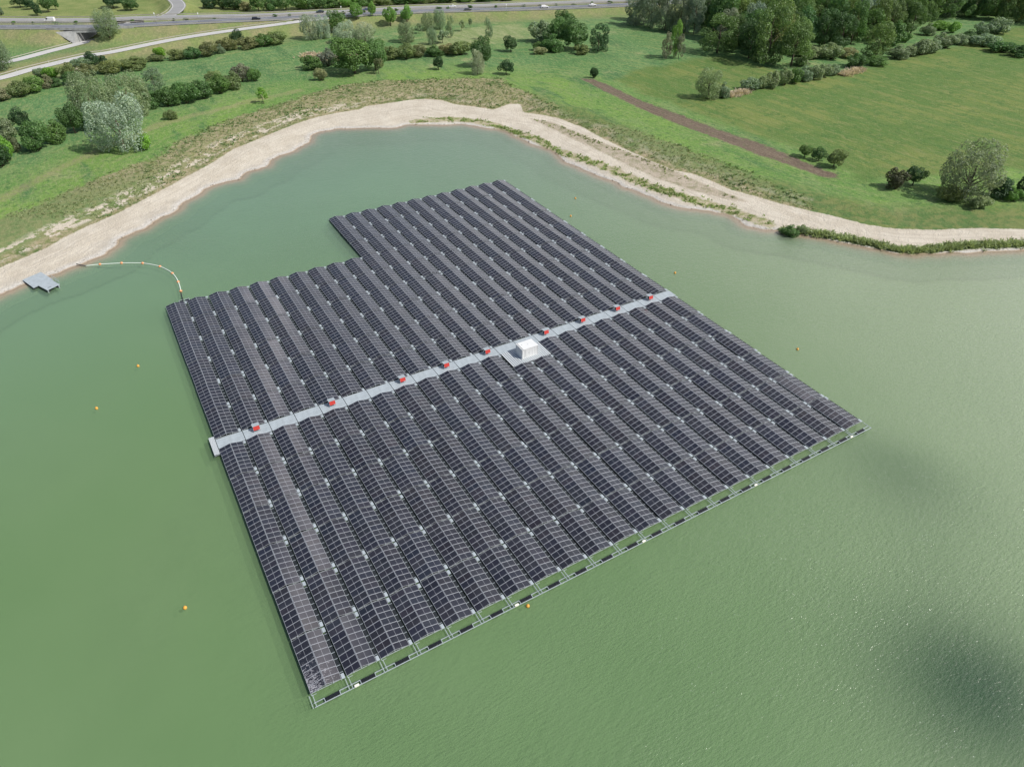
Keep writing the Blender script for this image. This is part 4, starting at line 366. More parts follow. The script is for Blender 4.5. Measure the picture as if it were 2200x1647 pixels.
# flip check: normals up
def mesh_np(name, co, quads, mat, attrs=None, smooth=True):
    used, inv = np.unique(quads, return_inverse=True)
    c = co[used]; qq = inv.reshape(quads.shape)
    me = bpy.data.meshes.new(name)
    me.vertices.add(len(c)); me.vertices.foreach_set('co', c.astype(np.float32).ravel())
    k = quads.shape[1]
    me.loops.add(qq.size); me.loops.foreach_set('vertex_index', qq.astype(np.int32).ravel())
    me.polygons.add(len(qq)); me.polygons.foreach_set('loop_start', np.arange(len(qq), dtype=np.int32)*k)
    me.update(calc_edges=True)
    if smooth: me.polygons.foreach_set('use_smooth', np.ones(len(qq), bool))
    me.materials.append(mat)
    for nm, a in (attrs or {}).items():
        at = me.attributes.new(nm, 'FLOAT', 'POINT'); at.data.foreach_set('value', a[used].astype(np.float32))
    me.validate()
    return me

# ground material
n = NT('ground')
pw = n.pos()
sh = n.attr('sh'); sand = n.attr('sand'); dry = n.attr('dry'); soil = n.attr('soil'); field = n.attr('field')
midd = n.attr('mid'); ver = n.attr('ver'); reed = n.attr('reed'); road = n.attr('road')
n_big = n.noise(.018, 4, .55, pw); n_med = n.noise(.09, 5, .6, pw); n_fin = n.noise(.9, 5, .65, pw); n_vf = n.noise(3.2, 3, .6, pw)
tilt = n.noise(1., 5, .6, n.mapping(pw, (.11, .028, .1), (0, 0, R_(-33))))
streak = n.noise(1., 5, .65, n.mapping(pw, (.5, .12, .3), (0, 0, R_(62))))
# meadow: lime near the lake bank, bluer further out, straw flecks and darker tussocks
dist = n.math('MULTIPLY', sand, -1.)
along = n.node('ShaderNodeCombineXYZ'); n.l.new(n.math('MULTIPLY', sand, .55), along.inputs[0])
sx = n.node('ShaderNodeSeparateXYZ'); n.l.new(pw, sx.inputs[0])
n.l.new(n.math('MULTIPLY', sx.outputs[0], .055), along.inputs[1]); n.l.new(n.math('MULTIPLY', sx.outputs[1], .055), along.inputs[2])
lane = n.noise(1., 5, .65, along.outputs[0])
g = n.mix(n.ramp(n.math('ADD', dist, n.math('MULTIPLY', n.math('SUBTRACT', n_med, .5), 30.)), 30., 62.), (.160, .275, .062), (.100, .205, .080))
g = n.mix(n.ramp(n_big, .40, .62, 0, .6), g, (.075, .180, .055))
g = n.mix(n.ramp(lane, .50, .66, 0, .85), g, (.185, .255, .090))
g = n.mix(n.ramp(n.noise(.06, 6, .75, pw), .50, .68, 0, .8), g, (.165, .250, .095))
g = n.mix(n.ramp(tilt, .52, .68, 0, .85), g, (.062, .150, .058))
g = n.mix(n.ramp(n.noise(.045, 6, .75, pw), .56, .70, 0, .8), g, (.29, .30, .155))
g = n.mix(n.ramp(n.noise(1., 6, .8, n.mapping(pw, (1.1, .25, .5), (0, 0, R_(-30)))), .46, .64, 0, .75), g, (.230, .285, .125))
g = n.mix(n.ramp(n.noise(.42, 6, .85, pw), .52, .64, 0, .75), g, (.048, .115, .044))
pth = n.math('ADD', n.attr('path'), n.math('MULTIPLY', n.math('SUBTRACT', n.noise(.12, 5, .7, pw), .5), 7.))
g = n.mix(n.ramp(pth, .5, 3.6, .5, 0.), g, n.mix(n.ramp(n_fin, .4, .6), (.34, .28, .18), (.22, .24, .10)))
g = n.mix(n.ramp(road, 8., 30., .7, 0.), g, n.mix(n.ramp(n_med, .35, .65), (.20, .235, .085), (.27, .235, .13)))
# pale dry meadow near the motorway
pale = n.math('SUBTRACT', 1., n.math('SQRT', n.math('ADD', n.math('POWER', n.math('DIVIDE', n.math('SUBTRACT', sx.outputs[0], 190.), 52.), 2.), n.math('POWER', n.math('DIVIDE', n.math('SUBTRACT', sx.outputs[1], 258.), 26.), 2.))))
pale = n.ramp(n.math('ADD', pale, n.math('MULTIPLY', n.math('SUBTRACT', n_med, .5), 1.6)), .05, .5)
g = n.mix(n.math('MULTIPLY', pale, .8), g, n.mix(n.ramp(streak, .35, .65), (.285, .31, .16), (.19, .245, .10)))
g = n.mix(n.ramp(n_fin, .42, .66, 0, .55), g, n.mix(1., g, (1.5, 1.4, 1.35), 'MULTIPLY'))
bey = n.math('ADD', n.math('ADD', n.math('MULTIPLY', sx.outputs[0], .288), n.math('MULTIPLY', sx.outputs[1], .957)), -349.)
lawn = n.mix(n.ramp(n_med, .35, .65), (.17, .225, .075), (.245, .275, .105))
g = n.mix(n.ramp(bey, 6., 16.), g, lawn)
# taller olive grass close to the track
tall = n.math('SUBTRACT', 1., n.ramp(n.math('ADD', n.math('MULTIPLY', sand, -1.), n.math('MULTIPLY', n.math('SUBTRACT', n_med, .5), 12.)), 7., 17.))
g = n.mix(n.math('MULTIPLY', tall, .75), g, n.mix(n.ramp(n.noise(.35, 5, .7, pw), .38, .62), (.085, .15, .052), (.20, .205, .085)))
# pasture
p_ = n.mix(n.ramp(n.noise(.03, 5, .62, pw), .4, .62), (.112, .185, .050), (.178, .222, .066))
p_ = n.mix(n.ramp(streak, .48, .68, 0, .55), p_, (.235, .245, .100))
p_ = n.mix(n.ramp(n.noise(.2, 6, .8, pw), .50, .62, 0, .8), p_, (.072, .150, .042))
mow = n.noise(1., 4, .6, n.mapping(pw, (.32, .012, .1), (0, 0, R_(33))))
p_ = n.mix(n.ramp(mow, .46, .56, 0, .6), p_, (.095, .180, .050))
p_ = n.mix(n.ramp(n.noise(.9, 6, .85, n.mapping(pw, (1., .35, 1.), (0, 0, R_(62)))), .52, .64, 0, .6), p_, (.27, .265, .125))
ff = n.ramp(n.math('ADD', field, n.math('MULTIPLY', n.math('SUBTRACT', n_med, .5), 16.)), 0., 7.)
c = n.mix(ff, g, p_)
c = n.mix(n.ramp(n.noise(.8, 6, .8, n.mapping(pw, (1., .45, 1.), (0, 0, R_(62)))), .48, .70, 0, .5), c, n.mix(1., c, (.66, .74, .62), 'MULTIPLY'))
c = n.mix(n.ramp(n.noise(1.7, 4, .8, pw), .52, .72, 0, .45), c, n.mix(1., c, (1.45, 1.32, 1.4), 'MULTIPLY'))
# dry bank
dn = n.noise(.55, 6, .72, pw)
sn = n.noise(1., 5, .7, n.mapping(pw, (.55, .16, .4), (0, 0, R_(35))))
db = n.mix(n.ramp(dn, .40, .60), (.38, .32, .215), (.20, .22, .095))
db = n.mix(n.ramp(sn, .5, .68, 0, .7), db, (.24, .22, .105))
db = n.mix(n.ramp(n.noise(.13, 5, .7, pw), .52, .64, 0, .85), db, (.085, .145, .04))
edge = n.math('ADD', dry, n.math('MULTIPLY', n.math('SUBTRACT', n.noise(.16, 5, .7, pw), .5), 14.))
# greener towards the meadow, bare sand patches towards the track
db = n.mix(n.math('MULTIPLY', n.ramp(n.math('ADD', n.math('MULTIPLY', sand, -1.), n.math('MULTIPLY', n.math('SUBTRACT', n.noise(.06, 4, .6, pw), .5), 18.)), 2.5, 7.), n.ramp(sx.outputs[1], 122., 150., .88, .10)), db, n.mix(n.ramp(dn, .38, .62), (.120, .200, .066), (.235, .255, .120)))
sp = n.noise(.22, 6, .75, pw)
bare = n.math('MULTIPLY', n.ramp(n.math('ADD', sp, n.math('MULTIPLY', n.math('SUBTRACT', lane, .5), .5)), .50, .55), n.math('MULTIPLY', n.ramp(dist, 1.2, 3.), n.ramp(dist, 6.5, 10., 1., 0.)))
db = n.mix(n.math('MULTIPLY', bare, n.ramp(sx.outputs[0], 70., 112., .95, .22)), db, n.mix(n_fin, (.62, .555, .475), (.50, .44, .36)))
db = n.mix(n.ramp(n.noise(.75, 6, .85, n.mapping(pw, (1., .4, 1.), (0, 0, R_(25)))), .50, .62, 0, .45), db, n.mix(1., db, (.58, .68, .54), 'MULTIPLY'))
c = n.mix(n.ramp(edge, 0., 2.5), c, db)
# soil strip
so = n.mix(n.ramp(n.noise(1.3, 5, .7, pw), .35, .65), (.150, .114, .084), (.235, .187, .138))
rut = n.node('ShaderNodeCombineXYZ'); n.l.new(n.math('MULTIPLY', soil, 2.6), rut.inputs[0]); n.l.new(n.math('MULTIPLY', sx.outputs[1], .05), rut.inputs[1])
so = n.mix(n.ramp(n.noise(1., 3, .6, rut.outputs[0]), .42, .60, 0, .6), so, (.105, .082, .066))
so = n.mix(n.ramp(n.noise(.35, 6, .8, pw), .57, .66, 0, .7), so, (.12, .16, .06))
c = n.mix(n.ramp(n.math('ADD', soil, n.math('ADD', n.math('MULTIPLY', n.math('SUBTRACT', n_fin, .5), 2.4), n.math('MULTIPLY', n.math('SUBTRACT', n.noise(.3, 5, .7, pw), .5), 4.))), -.3, 1.3), c, so)
# sand
s1 = n.mix(n.ramp(n.noise(.16, 6, .65, pw), .35, .65), (.515, .462, .378), (.602, .552, .465))
tv = n.node('ShaderNodeCombineXYZ'); n.l.new(n.math('MULTIPLY', sand, 2.1), tv.inputs[0]); n.l.new(n.math('MULTIPLY', sx.outputs[0], .035), tv.inputs[1]); n.l.new(n.math('MULTIPLY', sx.outputs[1], .035), tv.inputs[2])
rutn = n.noise(1., 4, .7, tv.outputs[0])
s1 = n.mix(n.math('MULTIPLY', n.ramp(rutn, .50, .64, 0, .5), n.ramp(sand, .6, 2.)), s1, (.43, .385, .325))
s1 = n.mix(n.math('MULTIPLY', n.ramp(rutn, .46, .34, 0, .5), n.ramp(sand, .6, 2.)), s1, (.69, .645, .57))
s1 = n.mix(n.math('MULTIPLY', n.ramp(n.noise(.07, 6, .7, pw), .48, .66, 0, .6), n.ramp(sh, 7., 3.)), s1, (.43, .395, .345))
s1 = n.mix(n.ramp(n.noise(1.1, 5, .8, pw), .58, .74, 0, .28), s1, (.40, .35, .29))
gr = n.mix(n.ramp(n.noise(1.6, 5, .8, pw), .4, .62), (.62, .60, .57), (.40, .385, .36))
s1 = n.mix(n.math('MULTIPLY', n.ramp(sh, .8, 3.2, 1., 0.), .75), s1, gr)
md = n.mix(n.ramp(n.noise(.4, 6, .75, pw), .45, .62), (.40, .34, .265), (.22, .21, .115))
s1 = n.mix(n.math('MULTIPLY', n.ramp(n.math('ADD', midd, n.math('MULTIPLY', n.math('SUBTRACT', n_fin, .5), 3.)), -.3, 1.2), .8), s1, md)
vg = n.mix(n.ramp(dn, .4, .56), (.21, .24, .085), (.42, .37, .26))
vw = n.math('SUBTRACT', ver, n.math('MULTIPLY', n.math('SUBTRACT', n.noise(.25, 5, .7, pw), .45), 6.))
s1 = n.mix(n.ramp(vw, 1.2, 2.4, .95, 0.), s1, vg)
rw = n.math('SUBTRACT', reed, n.math('MULTIPLY', n.math('SUBTRACT', n.noise(.3, 5, .7, pw), .45), 3.))
s1 = n.mix(n.ramp(rw, 1.2, 2.0, .95, 0.), s1, (.10, .14, .045))
sandm = n.ramp(n.math('ADD', sand, n.math('MULTIPLY', n.math('SUBTRACT', n_fin, .5), 1.6)), -.1, .5)
c = n.mix(sandm, c, s1)
# wet edge
c = n.mix(n.ramp(sh, .15, .9, 1., 0.), c, (.36, .285, .205))
c = n.mix(n.ramp(sh, -.3, .05, 1., 0.), c, (.92, .76, .56))
c = n.mix(n.ramp(sh, -3.4, -.2, 1., 0.), c, (.38, .58, .34))
gh = n.math('ADD', n.math('MULTIPLY', n_fin, .6), n.math('MULTIPLY', n_vf, .4))
bn = n.bump(gh, .8, .8)
n.principled(c, .92, 0, .12, bn)
M['ground'] = n.mat

attrs = dict(sh=a_sh, sand=a_sand, dry=a_dry, soil=a_soil, field=a_field, mid=a_mid, ver=a_ver, reed=a_reed, road=a_road, path=a_path)
for k, nm in enumerate(['meadow_ground', 'dry_grass_bank', 'sand_track', 'pasture_ground', 'ploughed_strip']):
    if (cls == k).any():
        o = link_mesh(nm, mesh_np(nm, co, q[cls == k], M['ground'], attrs))
        tag(o, kind='structure')

def gz(x, y):
    return float(height(np.array([[x, y]], float))[0])
def gzs(pts):
    return height(np.array(pts, float))

# ------------------------------------------------------------------ water
xs = np.arange(-190, 380, 2.4); ys = np.arange(-400, 205, 2.4)
XX, YY = np.meshgrid(xs, ys, indexing='ij')
Pw = np.stack([XX.ravel(), YY.ravel()], 1)
w_sh = -sdf(Pw, SHORE)
cw = np.stack([Pw[:, 0], Pw[:, 1], np.zeros(len(Pw))], 1)
ii, jj = np.meshgrid(np.arange(len(xs)-1), np.arange(len(ys)-1), indexing='ij'); ny = len(ys)
qw = np.stack([ii*ny+jj, (ii+1)*ny+jj, (ii+1)*ny+jj+1, ii*ny+jj+1], -1).reshape(-1, 4)
qw = qw[w_sh[qw].min(1) < 4]
n = NT('lake_water')
pw = n.pos(); sh = n.attr('sh')
dn = n.noise(.02, 4, .55, pw)
sx = n.node('ShaderNodeSeparateXYZ'); n.l.new(pw, sx.inputs[0])
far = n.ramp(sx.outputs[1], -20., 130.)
wc = n.mix(n.ramp(dn, .35, .65), (.132, .222, .098), (.146, .234, .110))
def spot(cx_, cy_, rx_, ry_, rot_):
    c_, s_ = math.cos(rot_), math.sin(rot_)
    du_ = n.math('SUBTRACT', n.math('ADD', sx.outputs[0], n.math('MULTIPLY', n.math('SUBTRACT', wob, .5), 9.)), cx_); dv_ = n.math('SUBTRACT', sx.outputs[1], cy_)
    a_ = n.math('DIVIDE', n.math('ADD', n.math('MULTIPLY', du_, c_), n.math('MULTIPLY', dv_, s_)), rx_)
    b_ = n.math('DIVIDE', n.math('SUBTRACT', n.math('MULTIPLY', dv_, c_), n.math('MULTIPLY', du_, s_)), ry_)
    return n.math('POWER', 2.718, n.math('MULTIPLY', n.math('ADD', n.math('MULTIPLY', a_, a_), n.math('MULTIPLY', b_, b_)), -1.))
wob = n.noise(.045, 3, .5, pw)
body_tone = n.math('ADD', n.math('MULTIPLY', sx.outputs[0], .93), n.math('MULTIPLY', sx.outputs[1], -.36))  # water colour gets paler towards the right
body_tone = n.ramp(n.math('ADD', body_tone, n.math('MULTIPLY', n.math('SUBTRACT', wob, .5), 40.)), 62., 185.)
wc = n.mix(n.math('MULTIPLY', body_tone, .9), wc, (.265, .335, .205))
darkw = n.math('MINIMUM', 1., n.math('ADD', n.math('ADD', spot(75., -95., 12., 11., -.9), n.math('MULTIPLY', spot(101., -64., 8., 13., 0.), .42)), n.math('MULTIPLY', spot(88., -80., 9., 7., .7), .22)))  # darker patches in the near right water
wc = n.mix(n.math('MULTIPLY', darkw, .92), wc, (.02, .068, .028))
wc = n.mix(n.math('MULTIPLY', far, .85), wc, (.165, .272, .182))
shn = n.math('ADD', sh, n.math('MULTIPLY', n.math('SUBTRACT', n.noise(.5, 3, .5, pw), .5), 1.6))
wc = n.mix(n.ramp(shn, -6., -.6, 0., .45), wc, (.19, .235, .165))
wc = n.mix(n.ramp(shn, -2.6, -.1, 0., .95), wc, (.36, .275, .18))
w1 = n.noise(1., 3, .6, n.mapping(pw, (1.0, 2.7, 1.), (0, 0, R_(28))))
w2 = n.noise(1., 3, .6, n.mapping(pw, (.30, .8, 1.), (0, 0, R_(38))))
w3 = n.noise(3.6, 3, .7, pw)
gust = n.ramp(n.math('ADD', n.noise(.016, 4, .6, pw), n.math('MULTIPLY', n.math('SUBTRACT', n.math('MULTIPLY', sx.outputs[0], .006), .25), .5)), .28, .72, .25, 1.1)
hgt = n.math('MULTIPLY', n.math('ADD', n.math('ADD', n.math('MULTIPLY', w1, .6), n.math('MULTIPLY', w2, .42)), n.math('MULTIPLY', w3, .2)), gust)
bn = n.bump(hgt, .85, .27)
# drifting seed flecks and painted sun glints, denser in the ruffled near right part
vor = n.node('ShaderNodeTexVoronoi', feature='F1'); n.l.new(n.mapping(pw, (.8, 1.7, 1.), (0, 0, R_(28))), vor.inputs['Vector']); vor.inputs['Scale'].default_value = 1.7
glint = n.math('SUBTRACT', 1., n.ramp(vor.outputs['Distance'], .08, .22))
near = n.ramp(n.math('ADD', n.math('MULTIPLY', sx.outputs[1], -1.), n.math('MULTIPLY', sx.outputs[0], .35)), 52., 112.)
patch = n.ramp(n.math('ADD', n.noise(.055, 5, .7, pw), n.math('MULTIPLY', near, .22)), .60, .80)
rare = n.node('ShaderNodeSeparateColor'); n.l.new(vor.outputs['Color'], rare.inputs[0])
glint = n.math('MULTIPLY', n.math('MULTIPLY', glint, patch), n.ramp(rare.outputs[0], .62, .95))
wc = n.mix(n.math('MULTIPLY', glint, .5), wc, (.85, .93, .85))
fl_ = n.noise(1., 4, .7, n.mapping(pw, (.35, 3.2, 1.), (0, 0, R_(28))))
wc = n.mix(n.ramp(fl_, .70, .78, 0., .30), wc, (.45, .55, .42))
def body_tone(nt_, colr, through, nrm=None):
    d_ = nt_.node('ShaderNodeBsdfDiffuse'); nt_.set(d_.inputs[0], colr)
    if nrm is not None: nt_.l.new(nrm, d_.inputs['Normal'])
    if through <= 0: return d_.outputs[0]
    t_ = nt_.node('ShaderNodeBsdfTransparent'); m_ = nt_.node('ShaderNodeMixShader'); m_.inputs[0].default_value = through
    nt_.l.new(d_.outputs[0], m_.inputs[1]); nt_.l.new(t_.outputs[0], m_.inputs[2]); return m_.outputs[0]
body_ = body_tone(n, n.mix(1., wc, (1.10, 1.10, 1.10), 'MULTIPLY'), .5, bn)
g1 = n.node('ShaderNodeBsdfGlossy'); g1.inputs['Roughness'].default_value = .10; n.l.new(bn, g1.inputs['Normal'])
g2 = n.node('ShaderNodeBsdfGlossy'); g2.inputs['Roughness'].default_value = .48; n.l.new(bn, g2.inputs['Normal'])
gm = n.node('ShaderNodeMixShader'); gm.inputs[0].default_value = .5; n.l.new(g1.outputs[0], gm.inputs[1]); n.l.new(g2.outputs[0], gm.inputs[2])
fr_ = n.node('ShaderNodeFresnel'); fr_.inputs['IOR'].default_value = 1.40; n.l.new(bn, fr_.inputs['Normal'])
sm_ = n.node('ShaderNodeMixShader'); n.l.new(n.math('MULTIPLY', fr_.outputs[0], 1.5, clamp=True), sm_.inputs[0]); n.l.new(body_, sm_.inputs[1]); n.l.new(gm.outputs[0], sm_.inputs[2])
n.l.new(sm_.outputs[0], n.out.inputs['Surface'])
# suspended silt below the surface: the array's shadow sinks into it
WCOL = {}
def silt_mat(name, through, gain):
    k = NT(name); pw_ = k.pos(); x_ = k.node('ShaderNodeSeparateXYZ'); k.l.new(pw_, x_.inputs[0])
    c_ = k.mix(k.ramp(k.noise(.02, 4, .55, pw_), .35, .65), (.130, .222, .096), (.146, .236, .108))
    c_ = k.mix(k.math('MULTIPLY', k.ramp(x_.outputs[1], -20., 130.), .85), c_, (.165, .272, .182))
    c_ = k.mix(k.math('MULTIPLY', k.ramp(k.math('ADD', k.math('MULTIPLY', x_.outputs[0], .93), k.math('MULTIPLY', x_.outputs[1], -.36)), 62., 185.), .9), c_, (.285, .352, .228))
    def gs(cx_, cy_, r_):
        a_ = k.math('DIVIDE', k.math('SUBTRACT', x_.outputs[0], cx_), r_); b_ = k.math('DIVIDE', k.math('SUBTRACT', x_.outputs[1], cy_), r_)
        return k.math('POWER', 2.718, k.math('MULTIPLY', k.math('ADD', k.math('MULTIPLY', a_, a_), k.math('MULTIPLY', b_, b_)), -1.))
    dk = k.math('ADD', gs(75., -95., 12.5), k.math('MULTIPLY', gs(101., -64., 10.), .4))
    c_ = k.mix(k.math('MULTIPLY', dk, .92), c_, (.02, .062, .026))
    k.l.new(body_tone(k, k.mix(1., c_, (gain, gain, gain), 'MULTIPLY'), through), k.out.inputs['Surface']); return k.mat
M['body_tone1'] = silt_mat('silty_water_upper', .5, 2.85); M['body_tone2'] = silt_mat('silty_water_lower', 0, 3.15)
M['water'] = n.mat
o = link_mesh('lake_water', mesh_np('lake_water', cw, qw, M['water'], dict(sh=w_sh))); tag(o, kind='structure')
for z_, m_ in ((-1.3, M['body_tone1']), (-3.2, M['body_tone2'])):
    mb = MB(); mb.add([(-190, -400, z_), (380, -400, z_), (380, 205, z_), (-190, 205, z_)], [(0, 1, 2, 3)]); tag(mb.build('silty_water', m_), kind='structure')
mb = MB(); mb.box(-4000, 4000, -4000, 4000, -6, -4.5); tag(mb.build('lake_bed', M['stone']), kind='structure')

# ------------------------------------------------------------------ solar rafts
PIT, LEN, WALK = 4.8, 8.8, 2.76
ZL, ZR = .60, 1.06
PW, PG = 1.046, 1.066           # panel width and pitch along the row
def panel_mesh(name, x0, z0, x1, z1):
    """one framed half-cut panel lying on the slope from (x0,z0) to (x1,z1)"""
    a = Vector((x0, 0, z0)); b = Vector((x1, 0, z1)); d = (b-a); L = d.length; d = d/L
    nn = Vector((-d.z, 0, d.x))
    if nn.z < 0: nn = -nn
    mb = MB()
    def pt(s, y, h): p = a + d*s + nn*h; return (p.x, y, p.z)
    F = .036; hm = .014
    us = [0, F, L/2-hm, L/2+hm, L-F, L]; vs = [0, -F, -(PW-F), -PW]
    grid = {}
    vv = []
    for i, u in enumerate(us):
        for j, v in enumerate(vs):
            grid[i, j] = len(vv); vv.append(pt(u, v, .035))
    fs = []; ms_ = []
    for i in range(5):
        for j in range(3):
            quad = [grid[i, j], grid[i, j+1], grid[i+1, j+1], grid[i+1, j]]
            fs.append(quad)
            ms_.append(0 if (j == 1 and i in (1, 3)) else (2 if (j == 1 and i == 2) else 1))
    base = len(vv)
    for u, v in ((0, 0), (L, 0), (L, -PW), (0, -PW)): vv.append(pt(u, v, 0))
    g = grid
    fs += [[g[0,0], g[5,0], base+1, base], [g[5,0], g[5,3], base+2, base+1], [g[5,3], g[0,3], base+3, base+2], [g[0,3], g[0,0], base, base+3], [base, base+1, base+2, base+3]]
    ms_ += [1, 1, 1, 1, 3]
    mb.v = vv; mb.f = [tuple(f) for f in fs]; mb.m = ms_; mb.sm = [False]*len(fs)
    me = mb.mesh(name, [M['pv'], M['pvframe'], M['pvmid'], M['shade']])
    # consistent outward normals
    import bmesh
    bm = bmesh.new(); bm.from_mesh(me); bmesh.ops.recalc_face_normals(bm, faces=bm.faces); bm.to_mesh(me); bm.free()
    return me
PWEST = panel_mesh('solar_panel', .07, ZL, 2.085, ZR)
PEAST = panel_mesh('solar_panel', 4.155, ZL, 2.14, ZR)

def raft_parts(rows, first_plate=True):
    ln = rows*PG + (LEN - 8*PG)
    off = (LEN - 8*PG)/2
    fr = MB()      # steel: purlins, end rails
    for x, z in ((.10, ZL-.06), (1.05, (ZL+ZR)/2-.09), (2.11, ZR-.09), (3.1, (ZL+ZR)/2-.09), (4.12, ZL-.06)):
        fr.bar((x, -.04, z), (x, -ln+.04, z), .06, .07)
    for y in (-.32, -ln/2, -ln+.32):
        fr.bar((.05, y, .40), (4.6, y, .40), .07, .08)
        fr.bar((.12, y, ZL-.10), (2.11, y, ZR-.14), .05, .06); fr.bar((4.1, y, ZL-.10), (2.11, y, ZR-.14), .05, .06)
        fr.bar((2.11, y, .48), (2.11, y, ZR-.12), .06, .06)
    fr.bar((.10, -ln-.02, ZL-.16), (.75, -ln-.02, ZL-.16), .05, .05); fr.bar((.10, -ln+.2, ZL-.16), (.10, -ln-.02, ZL-.16), .04, .04)
    fl = []        # black pontoons, widened so their colour darkens the shadowed gaps between rafts
    for x0_, x1_ in ((.10, 1.45), (1.46, 2.80), (2.81, 4.18)):
        m_ = MB(); m_.box(x0_, x1_, -ln+.10, -.01, -.25, .33); fl.append(m_.mesh('pontoon', M['black']))
    gd = MB()      # cable grating beside the panels with rungs
    gd.box(4.2, 4.70, -ln+1.02, -1.02, .40, .44)
    for r in range(rows+1):
        y = -off - r*PG
        if -ln+1.02 < y < -1.0: gd.bar((4.17, y, .47), (4.70, y, .47), .05, .04, 1)
    for i in range(int((ln-2.04)/.265)):
        y = -1.15 - i*.265
        gd.bar((4.2, y, .45), (4.70, y, .45), .10, .03, 2)
    pl = MB()
    pl.box(4.23, 4.66, -.90, -.13, .545, .60)
    pl2 = MB(); pl2.box(4.23, 4.66, -ln+.13, -ln+.90, .545, .60)
    return ln, off, fr.mesh('steel_frame', M['galv']), fl, gd.mesh('cable_grating', [M['grid'], M['galv'], M['black']]), pl.mesh('deck_plate', M['deck']), pl2.mesh('deck_plate', M['deck'])

def make_raft(rows):
    ln, off, fr, fl, gd, pl, pl2 = raft_parts(rows)
    root = empty('solar_raft')
    link_mesh('steel_frame', fr, root); [link_mesh('pontoon', m_, root) for m_ in fl]; link_mesh('cable_grating', gd, root)
    link_mesh('deck_plate', pl, root); link_mesh('deck_plate', pl2, root)
    for r in range(rows):
        for me in (PWEST, PEAST):
            link_mesh('solar_panel', me, root, (0, -off-r*PG, 0))
    return root, ln
RAFT8, L8 = make_raft(8); RAFT3, L3 = make_raft(3)
first = {8: True, 3: True}
def place_raft(rows, x, y, label, end=False):
    src = RAFT8 if rows == 8 else RAFT3
    o = src if first[rows] else copy_tree(src)
    first[rows] = False
    o.location = (x + rnd.uniform(-.03, .03), y + rnd.uniform(-.02, .02), rnd.uniform(-.02, .02))
    o.rotation_euler = (R_(rnd.uniform(-.3, .3)), R_(rnd.uniform(-.7, .7)), R_(rnd.uniform(-.12, .12)))
    tag(o, label, 'solar raft', 'solar panel rafts of the floating array')
    t = rnd.uniform(.9, 1.1); w = rnd.uniform(-.06, .06)
    for c in o.children:
        if end and c.name.startswith('pontoon'): c.scale = (1, .93, 1)
        if c.name.startswith('solar_panel'):
            b = t*rnd.uniform(.92, 1.08); h = w + rnd.uniform(-.06, .06); g_ = rnd.uniform(-.05, .05)
            c.color = (b*(1+h), b*(1+g_), b*(1-h), 1)
            c.rotation_euler = (0, R_(rnd.uniform(-.15, .15)), 0)
for u in range(22):
    for k in range(6 if u < 10 else 9):
        place_raft(8, u*PIT, WALK + LEN*(k+1), f"dark solar panel raft, {ORD[k]} beyond the grey walkway, {ORD[u]} row from the left")
    for k in range(6):
        if u in (12, 13) and k == 0:
            place_raft(3, u*PIT, -LEN + L3, f"short solar panel raft against the container platform, {ORD[u]} row from the left")
        else:
            place_raft(8, u*PIT, -LEN*k, f"dark solar panel raft, {ORD[k]} this side of the walkway, {ORD[u]} row from left", k == 5)

# walkway decks
wk = MB()
for i in range(4):
    y0 = .03 + i*(WALK-.06)/4
    wk.box(.05, 4.745, y0+.012, y0+(WALK-.06)/4-.012, .55, .60)
wk_me = wk.mesh('planks', M['deck'])
wp = MB(); wp.box(.3, 1.5, .2, WALK-.2, -.25, .5); wp.box(3.2, 4.5, .2, WALK-.2, -.25, .5); wp.bar((.05, .1, .50), (4.74, .1, .50), .06, .08); wp.bar((.05, WALK-.1, .50), (4.74, WALK-.1, .50), .06, .08)
wp_me = wp.mesh('pontoon', M['black'])
for u in range(22):
    o = empty('walkway_deck', (u*PIT, 0, 0)); tag(o, f"grey deck section of the central walkway at the {ORD[u]} panel row from left", 'walkway', 'deck sections of the central walkway')
    link_mesh('planks', wk_me, o); link_mesh('pontoon', wp_me, o)
# small landing at the walkway end
o = empty('landing_platform', (-.98, -1.4, 0)); tag(o, 'narrow light corrugated landing across the left end of the walkway', 'platform')
mb = MB()
for i in range(6): mb.box(.02+i*.155, .02+i*.155+.125, 0, 5.15, .56, .62+.02*(i % 2))
mb.build('corrugated_deck', M['deckwhite'], o)
mb = MB(); mb.box(.05, .9, .2, 5., -.25, .54); mb.build('pontoon', M['black'], o)
mb = MB()
for y in (-.12, -.25): mb.bar((.02, .1, .5), (.02, y, .5), .06, .06)
mb.bar((.0, -.2, .52), (.9, -.08, .52), .05, .05); mb.build('end_rail', M['galv'], o)

# inverter stands
def make_inverter():
    o = empty('inverter_stand')
    m_ = MB(); m_.box(-.54, .54, -.12, .34, .46, 1.14); m_.build('cabinet', M['shade'], o)
    m_ = MB(); m_.add([(-.56, -.38, .46), (.56, -.38, .46), (.56, -.22, 1.22), (-.56, -.22, 1.22), (-.56, -.32, .46), (.56, -.32, .46), (.56, -.16, 1.22), (-.56, -.16, 1.22)], [(0,1,2,3), (5,4,7,6), (1,5,6,2), (4,0,3,7), (3,2,6,7), (4,5,1,0)]); m_.build('red_cover', M['red'], o)
    m_ = MB(); m_.add([(-.66, -.22, 1.30), (.66, -.22, 1.30), (.66, .90, 1.16), (-.66, .90, 1.16), (-.66, -.22, 1.26), (.66, -.22, 1.26), (.66, .90, 1.12), (-.66, .90, 1.12)], [(0,1,2,3), (7,6,5,4), (0,4,5,1), (1,5,6,2), (2,6,7,3), (3,7,4,0)]); m_.build('sun_roof', M['deck'], o)
    for x in (-.58, .58):
        for y in (-.3, .7):
            m_ = MB(); m_.bar((x, y, 0), (x, y, 1.14 if y > 0 else .9), .05, .05); m_.build('leg', M['galv'], o)
    return o
inv = make_inverter()
